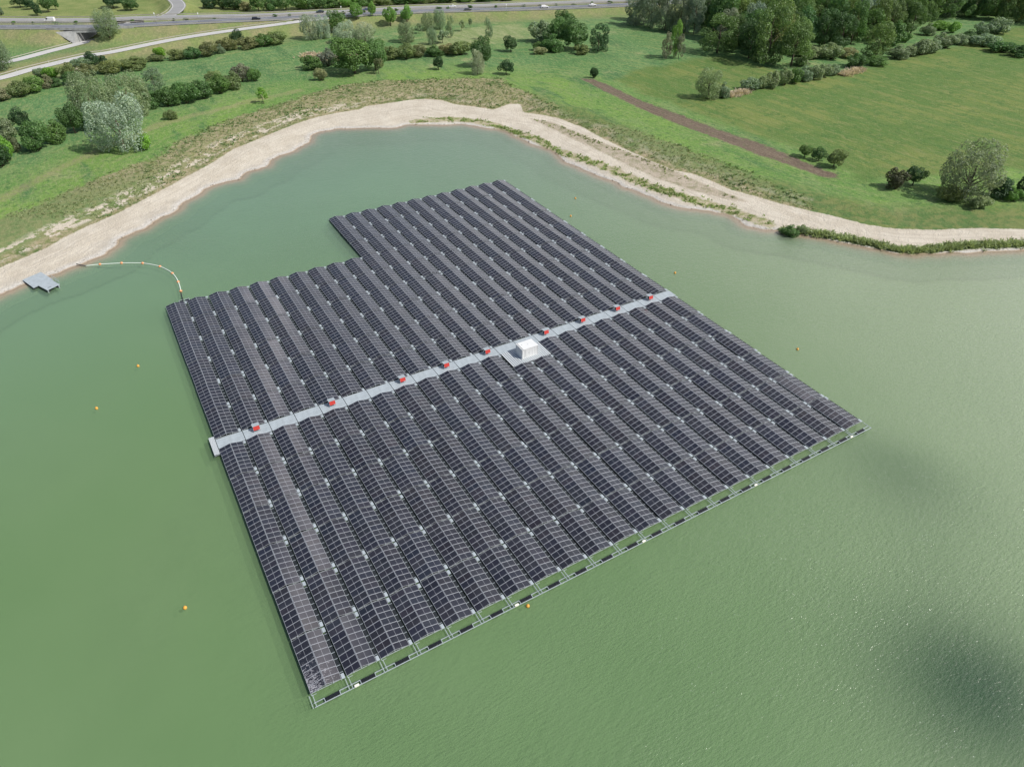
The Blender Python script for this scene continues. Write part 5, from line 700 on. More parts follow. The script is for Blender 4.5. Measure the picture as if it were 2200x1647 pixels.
for i, x in enumerate((6.95, 21.3, 35.8, 45.5, 55.05, 69.6, 79.3, 88.95, 98.55)):
    o = inv if i == 0 else copy_tree(inv)
    o.location = (x+.25, 1.45, .60)
    tag(o, f"{ORD[i]} red fronted inverter stand from the left on the grey walkway", 'inverter', 'red inverter stands along the walkway')

# container platform and container
o = empty('container_platform', (57.75, -5.22, 0)); tag(o, 'pale corrugated platform carrying the white container beside the walkway', 'platform')
mb = MB()
for i in range(21): mb.box(.02+i*.443, .02+i*.443+.30, 0, 5.16, .58, .66); mb.box(.325+i*.443, .455+i*.443 if i < 20 else .335+i*.443, 0.01, 5.15, .50, .53, 1)
mb.build('corrugated_deck', [M['deckwhite'], M['deck']], o)
mb = MB(); mb.box(.2, 9.1, .3, 5.0, -.25, .48); mb.build('pontoon', M['black'], o)
o = empty('equipment_container', (60.72, -3.82, .67)); tag(o, 'white corrugated steel container standing on the pale platform', 'container')
LX, LY, HZ = 3.7, 2.55, 2.25
mb = MB()
def corr(a, b, nrm, z0, z1, cnt):
    a = Vector(a); b = Vector(b); d = b-a; nv = Vector(nrm)*.045; v = []; f = []
    for i in range(cnt*4+1):
        ph = i % 4; offv = nv*(0 if ph in (0, 3) else 1)
        p = a + d*(i/(cnt*4)) + offv
        v += [(p.x, p.y, z0), (p.x, p.y, z1)]
    for i in range(cnt*4): f.append((2*i, 2*i+2, 2*i+3, 2*i+1))
    mb.add(v, f)
corr((.06, .0, 0), (LX-.06, .0, 0), (0, -1, 0), .1, HZ-.1, 9)
corr((LX, .06, 0), (LX, LY-.06, 0), (1, 0, 0), .1, HZ-.1, 6)
corr((LX-.06, LY, 0), (.06, LY, 0), (0, 1, 0), .1, HZ-.1, 9)
corr((0, LY-.06, 0), (0, .06, 0), (-1, 0, 0), .1, HZ-.1, 6)
mb.build('wall', M['white'], o)
mb = MB(); mb.box(.24, LX+.05, -.07, LY+.07, HZ-.1, HZ+.02); mb.box(-.07, .10, -.07, LY+.07, HZ-.1, HZ+.02); mb.box(.10, .24, -.03, LY+.03, HZ-.3, HZ-.2)
mb.build('roof', M['white'], o)
mb = MB(); mb.box(.11, .23, .04, LY-.04, HZ-.19, HZ-.10); mb.build('roof_slot', M['shade'], o)
mb = MB()
for x in (-.02, LX-.06):
    for y in (-.06, LY-.02): mb.box(x-.02, x+.10, y-.02, y+.10, 0, HZ-.1)
mb.box(-.05, LX+.05, -.06, LY+.06, -.01, .11); mb.build('corner_frame', M['white'], o)
mb = MB(); mb.box(.75, 1.65, -.075, -.048, .14, HZ-.16); mb.box(1.52, 1.56, -.11, -.076, 1.0, 1.25, 1); d = mb.build('door', [M['white'], M['shade']], o)
mb = MB(); mb.box(2.0, 2.12, 1.2, 1.34, HZ+.02, HZ+.10); mb.box(.8, .9, 1.6, 1.75, HZ+.02, HZ+.09); mb.build('roof_fitting', M['galv'], o)

# near edge: float frames
def make_edge():
    o = empty('float_frame')
    m_ = MB(); m_.bar((-.02, -1.70, .34), (4.80, -1.70, .34), .085, .09); m_.build('outer_rail', M['galv'], o)
    m_ = MB(); m_.bar((.02, -1.10, .34), (1.40, -1.10, .34), .08, .09); m_.build('inner_rail', M['galv'], o)
    m_ = MB(); m_.bar((3.42, -1.10, .34), (4.72, -1.10, .34), .08, .09); m_.build('inner_rail', M['galv'], o)
    for x in (1.38, 3.42):
        m_ = MB(); m_.bar((x, -1.06, .34), (x, -1.65, .34), .07, .08); m_.build('cross_bar', M['galv'], o)
    for x in (-.22, .22):
        m_ = MB(); m_.bar((x, .1, .36), (x, -1.78, .36), .075, .09); m_.build('arm', M['galv'], o)
    for x0 in (1.46, 2.43):
        m_ = MB()
        for i in range(5): m_.box(x0+i*.19, x0+i*.19+.155, -1.55, -1.08, -.2, .38+.03*(i % 2))
        m_.box(x0, x0+.92, -1.53, -1.10, -.25, .32); m_.build('black_float', M['black'], o)
    return o
edge = make_edge()
for u in range(22):
    o = edge if u == 0 else copy_tree(edge)
    o.location = (u*PIT, -6*LEN, 0)
    tag(o, f"grey rail frame with black floats at the near edge, {ORD[u]} from the left", 'float frame', 'float frames along the near edge')
o = empty('edge_arm', (22*PIT, -6*LEN, 0)); tag(o, 'single grey corner arm closing the float frames at the right corner', 'rail')
mb = MB(); mb.bar((0, .1, .36), (0, -1.78, .36), .075, .09); mb.build('arm', M['galv'], o)
for i, x in enumerate((5.55, 29.5, 52.4, 76.3, 100.3)):
    mb = MB(); mb.box(-.32, .32, -.14, .14, -.05, .30)
    o = mb.build('foam_fender', M['fender'], None, (x, -54.42, .30), .07)
    tag(o, f"{ORD[i]} white foam block from the left on the near edge rail", 'fender', 'white foam blocks on the near edge rail')

# landing frame where the cable arrives
o = empty('cable_frame', (3.2, 55.62, 0)); tag(o, 'small grey frame with two black floats at the far left corner', 'float frame')
mb = MB()
for y in (.08, 1.2): mb.bar((0, y, .45), (2.25, y, .45), .08, .08)
for x in (0, 1.0, 1.25, 2.25): mb.bar((x, -.2, .45), (x, 1.35, .45), .07, .08)
mb.build('rail', M['galv'], o)
for x0 in (.08, 1.33):
    mb = MB(); mb.box(x0, x0+.85, .2, 1.1, -.2, .42); mb.build('black_float', M['black'], o)

# floating cable
cab = smooth_line([(x, y, .1) for x, y in ((-14.1, 87.2), (-10.89, 86.25), (-8.63, 85.34), (-6.04, 84.17), (-3.73, 82.91), (-1.39, 81.4), (.47, 79.52), (2.12, 77.37), (3.39, 74.67), (4.23, 72.07), (4.62, 69.42), (4.7, 66.83), (4.64, 64.36), (4.43, 61.87))], 5)
o = empty('floating_cable', cab[0]); tag(o, 'pale floating cable with orange floats curving from beach to array', 'cable')
L0 = Vector(cab[0])
mb = MB(); mb.tube([Vector(p)-L0 for p in cab], .13, 8); mb.build('cable_sleeve', M['cable'], o)
mb = MB(); mb.tube([Vector(p)-L0 for p in ((-16.0, 88.3, .62), (-15.2, 87.9, .34), (-14.1, 87.2, .12))], .12, 8); mb.build('cable_end', M['black'], o)
mb = MB(); mb.tube([Vector(p)-L0 for p in ((4.43, 61.87, .1), (4.25, 60., .2), (4.12, 58., .45), (4.1, 56.2, .5))], .11, 8); mb.build('cable_end', M['black'], o)
for x, y in ((-10.89, 86.25), (-6.04, 84.17), (-1.39, 81.4), (2.12, 77.37), (4.23, 72.07), (4.7, 66.83), (4.43, 61.87)):
    mb = MB(); mb.ball((0, 0, 0), .34, .34, .27); mb.build('orange_float', M['orange'], o, Vector((x, y, .14))-L0)

# pontoon dock at the beach
o = empty('boat_dock', (-24, 83, 0)); tag(o, 'grey metal pontoon dock with handrail lying against the sandy beach', 'dock')
def quad_deck(m_, A, B, C, D, z, th=.08, n_=9):
    A, B, C, D = [Vector((p[0], p[1], z)) - Vector((-24, 83, 0)) for p in (A, B, C, D)]
    for i in range(n_):
        t0 = i/n_+.004; t1 = (i+1)/n_-.004
        a = A.lerp(D, t0); b = B.lerp(C, t0); c = B.lerp(C, t1); d = A.lerp(D, t1)
        dn_ = Vector((0, 0, -th)); v = [a, b, c, d, a+dn_, b+dn_, c+dn_, d+dn_]
        m_.add(v, [(3,2,1,0), (4,5,6,7), (0,1,5,4), (1,2,6,5), (2,3,7,6), (3,0,4,7)])
mb = MB(); quad_deck(mb, (-28.1, 86.0), (-24.0, 88.2), (-21.6, 82.4), (-25.9, 80.2), .62); d = mb.build('main_deck', M['deck'], o)
mb = MB(); quad_deck(mb, (-24.95, 80.9), (-22.0, 82.5), (-20.3, 78.7), (-23.1, 77.1), .72, .08, 6); mb.build('boarding_deck', M['deck'], o)
mb = MB(); quad_deck(mb, (-23.0, 78.3), (-22.2, 78.75), (-22.12, 78.6), (-22.92, 78.15), .735, .01, 1); mb.build('hatch_slot', M['shade'], o)
mb = MB()
for (a, b) in (((-27.6, 85.8), (-25.7, 80.7)), ((-24.2, 87.5), (-22.1, 82.6)), ((-26.0, 86.6), (-24.0, 81.6)), ((-24.5, 80.5), (-22.8, 77.5)), ((-22.3, 81.7), (-20.8, 78.7))):
    mb.bar(Vector((*a, .28))-Vector((-24, 83, 0)), Vector((*b, .28))-Vector((-24, 83, 0)), .6, .5)
mb.build('pontoon', M['black'], o)
mb = MB(); pr_ = [Vector(p)-Vector((-24, 83, 0)) for p in ((-21.75, 82.3, .7), (-21.05, 80.7, .7), (-20.4, 79.0, .7))]
for p in pr_: mb.bar(p, p+Vector((.15, .05, 1.05)), .05, .05)
for h in (.55, 1.05): mb.bar(pr_[0]+Vector((.15, .05, h)), pr_[2]+Vector((.15, .05, h)), .05, .05)
mb.build('handrail', M['galv'], o)
mb = MB()
for p in ((-23.0, 77.3, .55), (-20.6, 78.4, .55)): mb.box(p[0]+24-.1, p[0]+24+.1, p[1]-83-.1, p[1]-83+.1, -.2, .62)
mb.build('post', M['galv'], o)

# buoys
BL = ['orange buoy floating left of the array, the one nearer to it', 'orange buoy floating farthest left on the open green water', 'lone orange buoy at the lower left on open water', 'orange buoy touching the near edge rail of the array', 'far orange buoy between the array and the far right shore', 'orange buoy just in front of the far one, nearest the array edge', 'orange buoy beyond the right end of the walkway', 'orange buoy on the pale water right of the array']
for (x, y), l in zip(((-8.81, 34.56), (-17.64, 23.9), (-11.41, -30.88), (30.9, -55.15), (117.38, 59.68), (109.17, 50.01), (113.14, 9.21), (113.83, -29.65)), BL):
    o = empty('marker_buoy', (x, y, 0)); tag(o, l, 'buoy', 'orange marker buoys around the array')
    mb = MB(); mb.ball((0, 0, .14), .27, .27, .27, 14, 10); mb.build('ball', M['yellow'], o)
    mb = MB(); mb.tube([(0, 0, .44), (0, 0, .54)], .06, 8); mb.build('eyelet', M['yellow'], o)

# ------------------------------------------------------------------ roads
def asphalt(name, a, b, seed):
    n = NT(name); pw = n.pos()
    f = n.noise(.12, 5, .6, pw); f2 = n.noise(2., 3, .6, pw)
    c = n.mix(n.ramp(f, .3, .7), a, b); c = n.mix(n.ramp(f2, .35, .7, 0, .4), c, tuple(x*1.2 for x in b))
    n.principled(c, .9, 0, .25); return n.mat
M['asph_dark'] = asphalt('asphalt_blue_grey', (.13, .14, .165), (.18, .19, .21), 1)
M['asph_mid'] = asphalt('asphalt_mid', (.24, .245, .25), (.29, .29, .29), 2)
M['asph_light'] = asphalt('asphalt_light', (.43, .43, .425), (.50, .495, .485), 3)
def strip(name, pts, w0, w1, dz, mat):
    mb = MB(); v = []; f = []
    for i, p in enumerate(pts):
        a = Vector(pts[max(i-1, 0)]); b = Vector(pts[min(i+1, len(pts)-1)]); d = (b-a); d.z = 0; d.normalize()
        r = Vector((d.y, -d.x, 0))
        for w in (w0, w1): q = Vector(p) + r*w; v.append((q.x, q.y, p[2]+dz))
    for i in range(len(pts)-1): f.append((2*i, 2*i+1, 2*i+3, 2*i+2))
    mb.add(v, f); o = mb.build(name, mat)
    if o.data.polygons[0].normal.z < 0: o.data.flip_normals()
    return o
NEAR, FAR, SLP, LOP = [r[0] for r in ROADS]
UN = U2
for nm, pts, w, m_ in (('motorway_road', NEAR, 5.4, M['asph_dark']), ('motorway_road', FAR, 5.4, M['asph_mid']), ('slip_road', SLP, 3.1, M['asph_light']), ('underpass_road', UN, 3.0, M['asph_light']), ('loop_road', LOP, 4.0, M['asph_mid'])):
    tag(strip(nm, pts, -w, w, .02 if nm != 'slip_road' else .012, m_), kind='structure')
for nm, pts, offs in (('road_marking', NEAR, (-4.4, 4.4)), ('road_marking', FAR, (-4.4, 4.4)), ('road_marking', SLP, (-2.6, 2.6)), ('road_marking', LOP, (-3.3, 3.3))):
    for of in offs: tag(strip(nm, pts, of-.1, of+.1, .028, M['paint']), kind='structure')
for pts in (NEAR, FAR):                                     # dashed lane line
    mb = MB(); acc = 0
    for a, b in zip(pts[:-1], pts[1:]):
        a = Vector(a); b = Vector(b); d = b-a; L = d.length; k = 0.
        while k < L:
            if (acc+k) % 18 < 6:
                e = min(k+1., L); p = a+d*(k/L); r_ = a+d*(e/L); h = Vector((d.y, -d.x, 0)).normalized()*.1
                mb.add([p-h+Vector((0,0,.03)), p+h+Vector((0,0,.03)), r_+h+Vector((0,0,.03)), r_-h+Vector((0,0,.03))], [(0,1,2,3)])
            k += 1.
        acc += L
    tag(mb.build('road_marking', M['paint']), kind='structure')
def offset(pts, w):
    o = []
    for i, p in enumerate(pts):
        a = Vector(pts[max(i-1, 0)]); b = Vector(pts[min(i+1, len(pts)-1)]); d = b-a; d.z = 0; d.normalize()
        o.append(Vector(p) + Vector((d.y, -d.x, 0))*w)
    return o
def rail(name, pts, w, label, post=8., dz=.0, hgt=.75):
    line = offset(pts, w); o = empty(name, line[0]); tag(o, label, 'guard rail'); b0 = line[0]
    mb = MB()
    for a, b in zip(line[:-1], line[1:]): mb.bar(a-b0+Vector((0,0,hgt-.15+dz)), b-b0+Vector((0,0,hgt-.15+dz)), .06, .32)
    mb.build('rail_beam', M['kerb'], o)
    mb = MB(); acc = 0
    for a, b in zip(line[:-1], line[1:]):
        L = (b-a).length; k = (-acc) % post
        while k < L: p = a.lerp(b, k/L)-b0; mb.box(p.x-.06, p.x+.06, p.y-.06, p.y+.06, p.z-.4+dz, p.z+hgt+dz); k += post
        acc += L
    mb.build('rail_post', M['kerb'], o)
rail('guard_rail', SLP[:-6], -3.6, 'beige guard rail along the upper edge of the long slip road')
rail('guard_rail', [p for p in UN if p[0] < 6], -3.5, 'beige guard rail along the road running into the underpass')
rail('guard_rail', NEAR, 5.9, 'guard rail along the lake side edge of the motorway')
rail('guard_rail', NEAR, -5.9, 'guard rail on the lake side of the motorway median')
rail('guard_rail', FAR, 5.9, 'guard rail on the far side of the motorway median')
rail('guard_rail', FAR, -5.9, 'guard rail along the far edge of the motorway')
rail('guard_rail', LOP, 4.4, 'curved guard rail round the loop ramp beyond the motorway')

# bridge over the lower road
o = empty('road_bridge', (9., 347., 0)); tag(o, 'concrete motorway bridge over the lower road at upper left', 'bridge')
B0 = Vector((9., 347., 0))
ln_ = [Vector((p.x, p.y, p.z)) for p in offset(NEAR, 6.3)]
seg = [p for p in ln_ if -8 < p.x < 34]
mb = MB()
for a, b in zip(seg[:-1], seg[1:]): mb.bar(a-B0+Vector((0, 0, .25)), b-B0+Vector((0, 0, .25)), .3, 1.1)
mb.build('parapet', M['concrete'], o)
dirm = (seg[-1]-seg[0]).normalized(); dirm.z = 0
dirr = Vector((.67, .74, 0)).normalized()
ctr = min(ln_, key=lambda p: (p-Vector((10.5, 346.5, 7.5))).length); ctr = Vector((ctr.x, ctr.y, 0))
La = ctr - dirm*6.2; Ra = ctr + dirm*6.2
mb = MB(); mb.bar(ctr-dirm*8-B0+Vector((0,0,6.55)), ctr+dirm*8-B0+Vector((0,0,6.55)), .5, .9); mb.build('girder', M['concrete'], o)
mb = MB(); a = La-B0; b = La+dirr*34-B0; mb.bar(a+Vector((0,0,4.0)), b+Vector((0,0,4.0)), .7, 5.4); mb.build('abutment', M['concrete'], o)
mb = MB(); a = Ra-B0; b = Ra+dirr*34-B0; mb.bar(a+Vector((0,0,4.0)), b+Vector((0,0,4.0)), .7, 5.4); mb.build('abutment', M['concrete'], o)
mb = MB()
w0 = La-B0; w1 = La-dirm*9.5-dirr*.5-B0; w2 = La - dirr*3.2 - dirm*.8 - B0
mb.add([w0+Vector((0,0,6.9)), w1+Vector((0,0,6.7)), w2+Vector((0,0,1.7)), w0+Vector((0,0,1.7)), w0+dirr*1+Vector((0,0,6.9)), w1+dirr*1+Vector((0,0,6.7)), w2+dirr*1+Vector((0,0,1.7)), w0+dirr*1+Vector((0,0,1.7))], [(0,1,2,3), (7,6,5,4), (0,4,5,1), (1,5,6,2), (2,6,7,3)])
mb.build('wing_wall', M['concrete'], o)
mb = MB()
w0 = Ra-B0; w1 = Ra+dirm*8-dirr*.5-B0; w2 = Ra - dirr*3 + dirm*1.5 - B0
mb.add([w0+Vector((0,0,6.9)), w1+Vector((0,0,6.5)), w2+Vector((0,0,1.7)), w0+Vector((0,0,1.7)), w0+dirr*1+Vector((0,0,6.9)), w1+dirr*1+Vector((0,0,6.5)), w2+dirr*1+Vector((0,0,1.7)), w0+dirr*1+Vector((0,0,1.7))], [(3,2,1,0), (4,5,6,7), (1,5,4,0), (2,6,5,1), (3,7,6,2)])
mb.build('wing_wall', M['concrete'], o)

PL = ['first', 'second', 'third', 'fourth', 'fifth']
for i, (x, y) in enumerate(POSTS):
    o = empty('marker_post', (x, y, gz(x, y))); tag(o, f"white roadside marker post, {PL[i]} from the left along the slip road", 'post', 'white marker posts along the slip road')
    mb = MB(); mb.box(-.09, .09, -.06, .06, -.1, 1.05); mb.build('post', M['paint'], o)
    mb = MB(); mb.box(-.095, .095, -.065, .065, .75, .92); mb.build('black_band', M['black'], o)
for i, (x, y) in enumerate(POLES):
    o = empty('roadside_pole', (x, y, gz(x, y))); tag(o, f"thin grey pole beside the motorway, {PL[i]} one listed from the slip road" if False else f"thin grey pole beside the motorway, {['far left', 'by the silver trees', 'upper of the right pair', 'lower of the right pair', 'left near the black car'][i]}", 'pole', 'thin poles beside the motorway')
    mb = MB(); mb.tube([(0, 0, -.1), (0, 0, 5.2)], [.07, .05], 8); mb.build('shaft', M['galv'], o)
    mb = MB(); mb.box(-.28, .28, -.03, .03, 4.4, 5.0); mb.build('sign_plate', M['paint'], o)
# ------------------------------------------------------------------ cars
def car(kind, colr, x, y, z, yaw, label):
    o = empty('van' if kind == 'van' else 'car', (x, y, z+.03), yaw); tag(o, label, 'van' if kind == 'van' else 'car', 'cars on the motorway')
    pm = M.setdefault('car_'+str(colr), simple('car_paint', colr, .3, 0, .6, .03))
    if kind == 'van': prof = [(-2.6, .35), (-2.6, 1.95), (-2.45, 2.1), (1.0, 2.1), (1.75, 1.35), (2.55, 1.1), (2.65, .75), (2.6, .35)]; L, W, H = 2.6, .95, 2.1
    elif kind == 'wagon': prof = [(-2.25, .35), (-2.3, .95), (-2.2, 1.0), (-1.95, 1.45), (.35, 1.48), (1.1, .98), (2.1, .85), (2.3, .6), (2.25, .35)]; L, W, H = 2.25, .9, 1.45
    else: prof = [(-2.15, .35), (-2.2, .9), (-1.6, 1.02), (-1.0, 1.42), (.3, 1.44), (1.05, .98), (2.0, .85), (2.2, .6), (2.15, .35)]; L, W, H = 2.15, .9, 1.42
    mb = MB(); k = len(prof)
    v = [(px, -W*(1 if pz < 1.05 else .86), pz) for px, pz in prof] + [(px, W*(1 if pz < 1.05 else .86), pz) for px, pz in prof]
    mb.add(v, [tuple(range(k-1, -1, -1)), tuple(range(k, 2*k))] + [(i, (i+1) % k, (i+1) % k + k, i+k) for i in range(k)])
    mb.build('body', pm, o, (0, 0, 0), .05)
    mb = MB()
    if kind == 'van':
        for s in (-1, 1): mb.box(.55, 1.45, s*W*.99-.01, s*W*.99+.01, 1.25, 1.8)
        mb.add([(1.06, -.75, 2.05), (1.06, .75, 2.05), (1.74, .75, 1.40), (1.74, -.75, 1.40)], [(0,1,2,3)])
    else:
        x0 = -1.85 if kind == 'wagon' else -1.15
        for s in (-1, 1): mb.add([(x0-.1, s*W*.965, 1.04), (.85, s*W*.965, 1.04), (.3, s*W*.885, 1.38), (x0+.15, s*W*.885, 1.38)], [(0,1,2,3)])
        mb.add([(.38, -.7, 1.45), (.38, .7, 1.45), (1.08, .75, 1.02), (1.08, -.75, 1.02)], [(0,1,2,3)])
        mb.add([(-1.08, .7, 1.42), (-1.08, -.7, 1.42), (-1.62, -.75, 1.06), (-1.62, .75, 1.06)] if kind != 'wagon' else [(-2.0, .7, 1.45), (-2.0, -.7, 1.45), (-2.24, -.75, 1.04), (-2.24, .75, 1.04)], [(0,1,2,3)])
    mb.build('windows', M['glassdark'], o)
    for sx in (-.62, .62):
        for s in (-1, 1):
            mb = MB(); mb.tube([(sx*L, s*W-.12*s, .33), (sx*L, s*W+.02*s, .33)], .33, 12); mb.build('wheel', M['tyre'], o)
def along(pts, x, y):
    i = min(range(len(pts)-1), key=lambda i: (pts[i][0]-x)**2+(pts[i][1]-y)**2); i = max(0, min(i, len(pts)-2))
    return math.atan2(pts[i+1][1]-pts[i][1], pts[i+1][0]-pts[i][0])
CS = {'white_van': ('van', (.75, .75, .76), 'white delivery van driving on the far carriageway at the left'), 'black': ('wagon', (.012, .014, .025), 'black car on the near carriageway above the slip road'),
      'dark': ('sedan', (.03, .045, .05), 'dark car on the far carriageway behind the silver trees'), 'white': ('wagon', (.75, .75, .76), 'white car half hidden behind the green trees'),
      'blue': ('wagon', (.06, .075, .12), 'dark blue car on the far carriageway above the bright green trees'), 'silver': ('sedan', (.66, .68, .70), 'silver white car on the far carriageway mid picture'),
      'grey': ('sedan', (.07, .075, .085), 'dark grey car on the near carriageway mid picture'), 'white_wagon': ('wagon', (.78, .78, .79), 'white estate car on the near carriageway'), 'white_hatch': ('sedan', (.76, .76, .77), 'rightmost white car on the motorway')}
for nm, x, y, z, fl in CARS:
    k, cc, l = CS[nm]; pts = FAR if fl > 0 else NEAR
    d, i, t = polyline_dist(np.array([[x, y]]), pts); a = np.array(pts[int(i[0])]); b = np.array(pts[int(i[0])+1]); zz = (a+(b-a)*t[0])[2]
    car(k, cc, x, y, zz, along(pts, x, y) + (math.pi if fl > 0 else 0), l)

# ------------------------------------------------------------------ trees
PALC = dict(silver=(0.348, 0.418, 0.307), sage=(0.226, 0.307, 0.180), greywillow=(0.238, 0.290, 0.180), lime=(0.197, 0.383, 0.058), leaf=(0.174, 0.336, 0.070), mid=(.125, .235, .068), deep=(.092, .185, .060), dark=(0.053, 0.116, 0.044),
            olive=(.200, .262, .100), brown=(.185, .215, .098), greybrown=(0.209, 0.226, 0.168), straw=(0.313, 0.325, 0.168), pink=(0.273, 0.273, 0.151), blossom=(0.600, 0.592, 0.499), pale=(0.249, 0.319, 0.162), grove=(.245, .310, .235), wood=(.145, .235, .078), woodd=(.090, .165, .060), darkbrown=(0.087, 0.093, 0.049))
rg = np.random.default_rng(7)
def leaves(lobes, count, size, drop=.0):
    """leaf quads spread through a set of ellipsoidal lobes (cx,cy,cz,rx,ry,rz)"""
    lobes = np.array(lobes, float)
    area = (lobes[:, 3]*lobes[:, 4]*lobes[:, 5])**(2/3.); pk = rg.choice(len(lobes), count*2, p=area/area.sum())
    d = rg.normal(size=(count*2, 3)); d /= np.linalg.norm(d, axis=1)[:, None]
    r = 1 - np.abs(rg.normal(0, .16, count*2)) + (rg.random(count*2) < .08)*rg.uniform(0, .18, count*2)
    c = lobes[pk, :3]; rad = lobes[pk, 3:6]
    p = c + d*rad*r[:, None]
    # drop leaves buried deep in other lobes
    deep = np.zeros(len(p), bool)
    for l in lobes:
        e = (p-l[:3])/l[3:6]; deep |= (e*e).sum(1) < .42
    keep = (~deep) & (p[:, 2] > .012); p = p[keep]; d = d[keep]; pk = pk[keep]
    p = p[:count]; d = d[:count]; pk = pk[:count]; k = len(p)
    nrm = d*.75 + rg.normal(0, .55, (k, 3)) + np.array([0, 0, .25]); nrm /= np.linalg.norm(nrm, axis=1)[:, None]
    t = np.cross(nrm, rg.normal(size=(k, 3))); t /= np.linalg.norm(t, axis=1)[:, None]; b = np.cross(nrm, t)
    s = size*rg.uniform(.6, 1.25, k)[:, None]
    v = np.stack([p - t*s - b*s*.35, p + b*s*.62 - t*s*.1, p + t*s - b*s*.2, p - b*s*.7 + t*s*.2], 1).reshape(-1, 3)
    lv = rg.uniform(0, .5, len(lobes))
    val = np.clip(lv[pk] + rg.uniform(0, .55, k), 0, 1)
    return v, np.arange(4*k).reshape(-1, 4), np.repeat(val, 4)
def shell(n_, c, R, rmin, rmax, up=1.0, stretch=1.0, zmin=-1.):
    o = []; i = 0
    ph = rg.uniform(0, 6.28, 3); am = rg.uniform(.10, .30, 3)
    while len(o) < n_ and i < 4000:
        i += 1
        d = rg.normal(size=3); d /= np.linalg.norm(d)
        if d[2] < zmin: continue
        az = math.atan2(d[1], d[0])
        f = rg.uniform(.5, .92)*(1 + am[0]*math.sin(az+ph[0]) + am[1]*math.sin(2*az+ph[1])*.8 + am[2]*math.sin(3*d[2]+ph[2])*.6); r = rg.uniform(rmin, rmax)*rg.choice((.7, 1., 1.1))
        o.append((c[0]+d[0]*R[0]*f, c[1]+d[1]*R[1]*f, c[2]+d[2]*R[2]*f, r, r, r*stretch))
    return o
def limbs(mb, top, n_, spread, r0=.028, z0=.0):
    bend = [(rg.normal(0, .012), rg.normal(0, .012), z) for z in np.linspace(0, top, 6)]
    bend[0] = (0, 0, -.04)
    mb.tube(bend, [r0*(1.25-.95*i/5) for i in range(6)], 7)
    for i in range(n_):
        a = 2*math.pi*i/n_ + rg.uniform(-.4, .4); zb = top*rg.uniform(.3, .75); L = spread*rg.uniform(.6, 1.)
        mb.tube([(0, 0, zb), (math.cos(a)*L*.45, math.sin(a)*L*.45, zb+L*.35), (math.cos(a)*L, math.sin(a)*L, zb+L*.85)], [r0*.5, r0*.32, r0*.12], 5)
def arch(kind):
    mb = MB()
    if kind == 'broad':
        lo = shell(26, (0, 0, .56), (.44, .44, .40), .13, .21, zmin=-.85) + [(0, 0, .58, .3, .3, .3)]
        v = leaves(lo, 6500, .023); limbs(mb, .62, 5, .3)
    elif kind == 'willow':
        lo = []
        for i in range(46):
            a = rg.uniform(0, 6.28); z = rg.uniform(.08, .90); rr = .43*math.sqrt(max(0, 1-((z-.42)/.56)**2))*rg.uniform(.7, 1.)
            r = rg.uniform(.085, .145); lo.append((math.cos(a)*rr, math.sin(a)*rr, z, r, r, r*rg.uniform(1.1, 1.7)))
        lo += [(0, 0, .42, .34, .34, .38)]
        v = leaves(lo, 11000, .0150); limbs(mb, .6, 6, .3, .03)
    elif kind in ('poplar', 'poplar2'):
        lo = []; w = .42 if kind == 'poplar' else .46
        for i in range(26 if kind == 'poplar' else 44):
            a = rg.uniform(0, 6.28); z = rg.uniform(.16 if kind == 'poplar' else .05, .92); rr = w*math.sqrt(max(0, 1-((z-.45)/.53)**2))*rg.uniform(.5, .98)
            r = rg.uniform(.10, .17); lo.append((math.cos(a)*rr, math.sin(a)*rr, z, r, r, r*.75))
        v = leaves(lo, 4500 if kind == 'poplar' else 10500, .020 if kind == 'poplar' else .0165); limbs(mb, .8, 5, .3, .022)
    elif kind == 'column':
        lo = []
        for i in range(34):
            a = rg.uniform(0, 6.28); z = rg.uniform(.06, .92); rr = .40*(1-max(0, (z-.6)/.45)**2)*rg.uniform(.6, 1.)
            r = rg.uniform(.11, .17); lo.append((math.cos(a)*rr, math.sin(a)*rr, z, r, r, r*.9))
        v = leaves(lo, 6000, .020); limbs(mb, .7, 4, .25)
    elif kind == 'bush':
        lo = shell(26, (0, 0, .38), (.44, .44, .52), .10, .22, zmin=-.5) + [(0, 0, .4, .3, .3, .34)]
        v = leaves(lo, 3600, .034)
        for i in range(5):
            a = rg.uniform(0, 6.28); mb.tube([(0, 0, -.05), (math.cos(a)*.2, math.sin(a)*.2, .45)], [.03, .012], 5)
    elif kind == 'sparse':
        lo = shell(16, (0, 0, .56), (.36, .36, .42), .09, .15, zmin=-.9)
        v = leaves(lo, 1100, .035); limbs(mb, .7, 6, .32, .018)
    elif kind == 'forest':
        lo = []
        for i in range(32):
            a = rg.uniform(0, 6.28); z = rg.uniform(.12, .95); rr = .47*math.sqrt(max(0, 1-((z-.42)/.60)**2))*rg.uniform(.5, 1.)
            r = rg.uniform(.11, .18); lo.append((math.cos(a)*rr, math.sin(a)*rr, z, r, r, r*.75))
        v = leaves(lo, 7500, .018); limbs(mb, .75, 5, .3, .022)
    co_, f_, val = v
    # normalise to unit height and unit width
    co_[:, 2] /= max(.2, np.quantile(co_[:, 2], .998)); w = np.quantile(np.hypot(co_[:, 0], co_[:, 1]), .985)*2
    co_[:, :2] /= w
    me = mesh_np('crown_'+kind, co_, f_, M['leaf'], dict(v=val), smooth=False)
    return me, mb.mesh('trunk_'+kind, M['bark'])
def merged(cr, tr):
    """crown and trunk in one mesh for trees whose trunk cannot be seen"""
    me = cr.copy(); return me
ARCH = {k: [arch(k) for _ in range(c)] for k, c in dict(broad=4, willow=4, poplar=3, poplar2=3, column=1, bush=6, sparse=3, forest=5).items()}
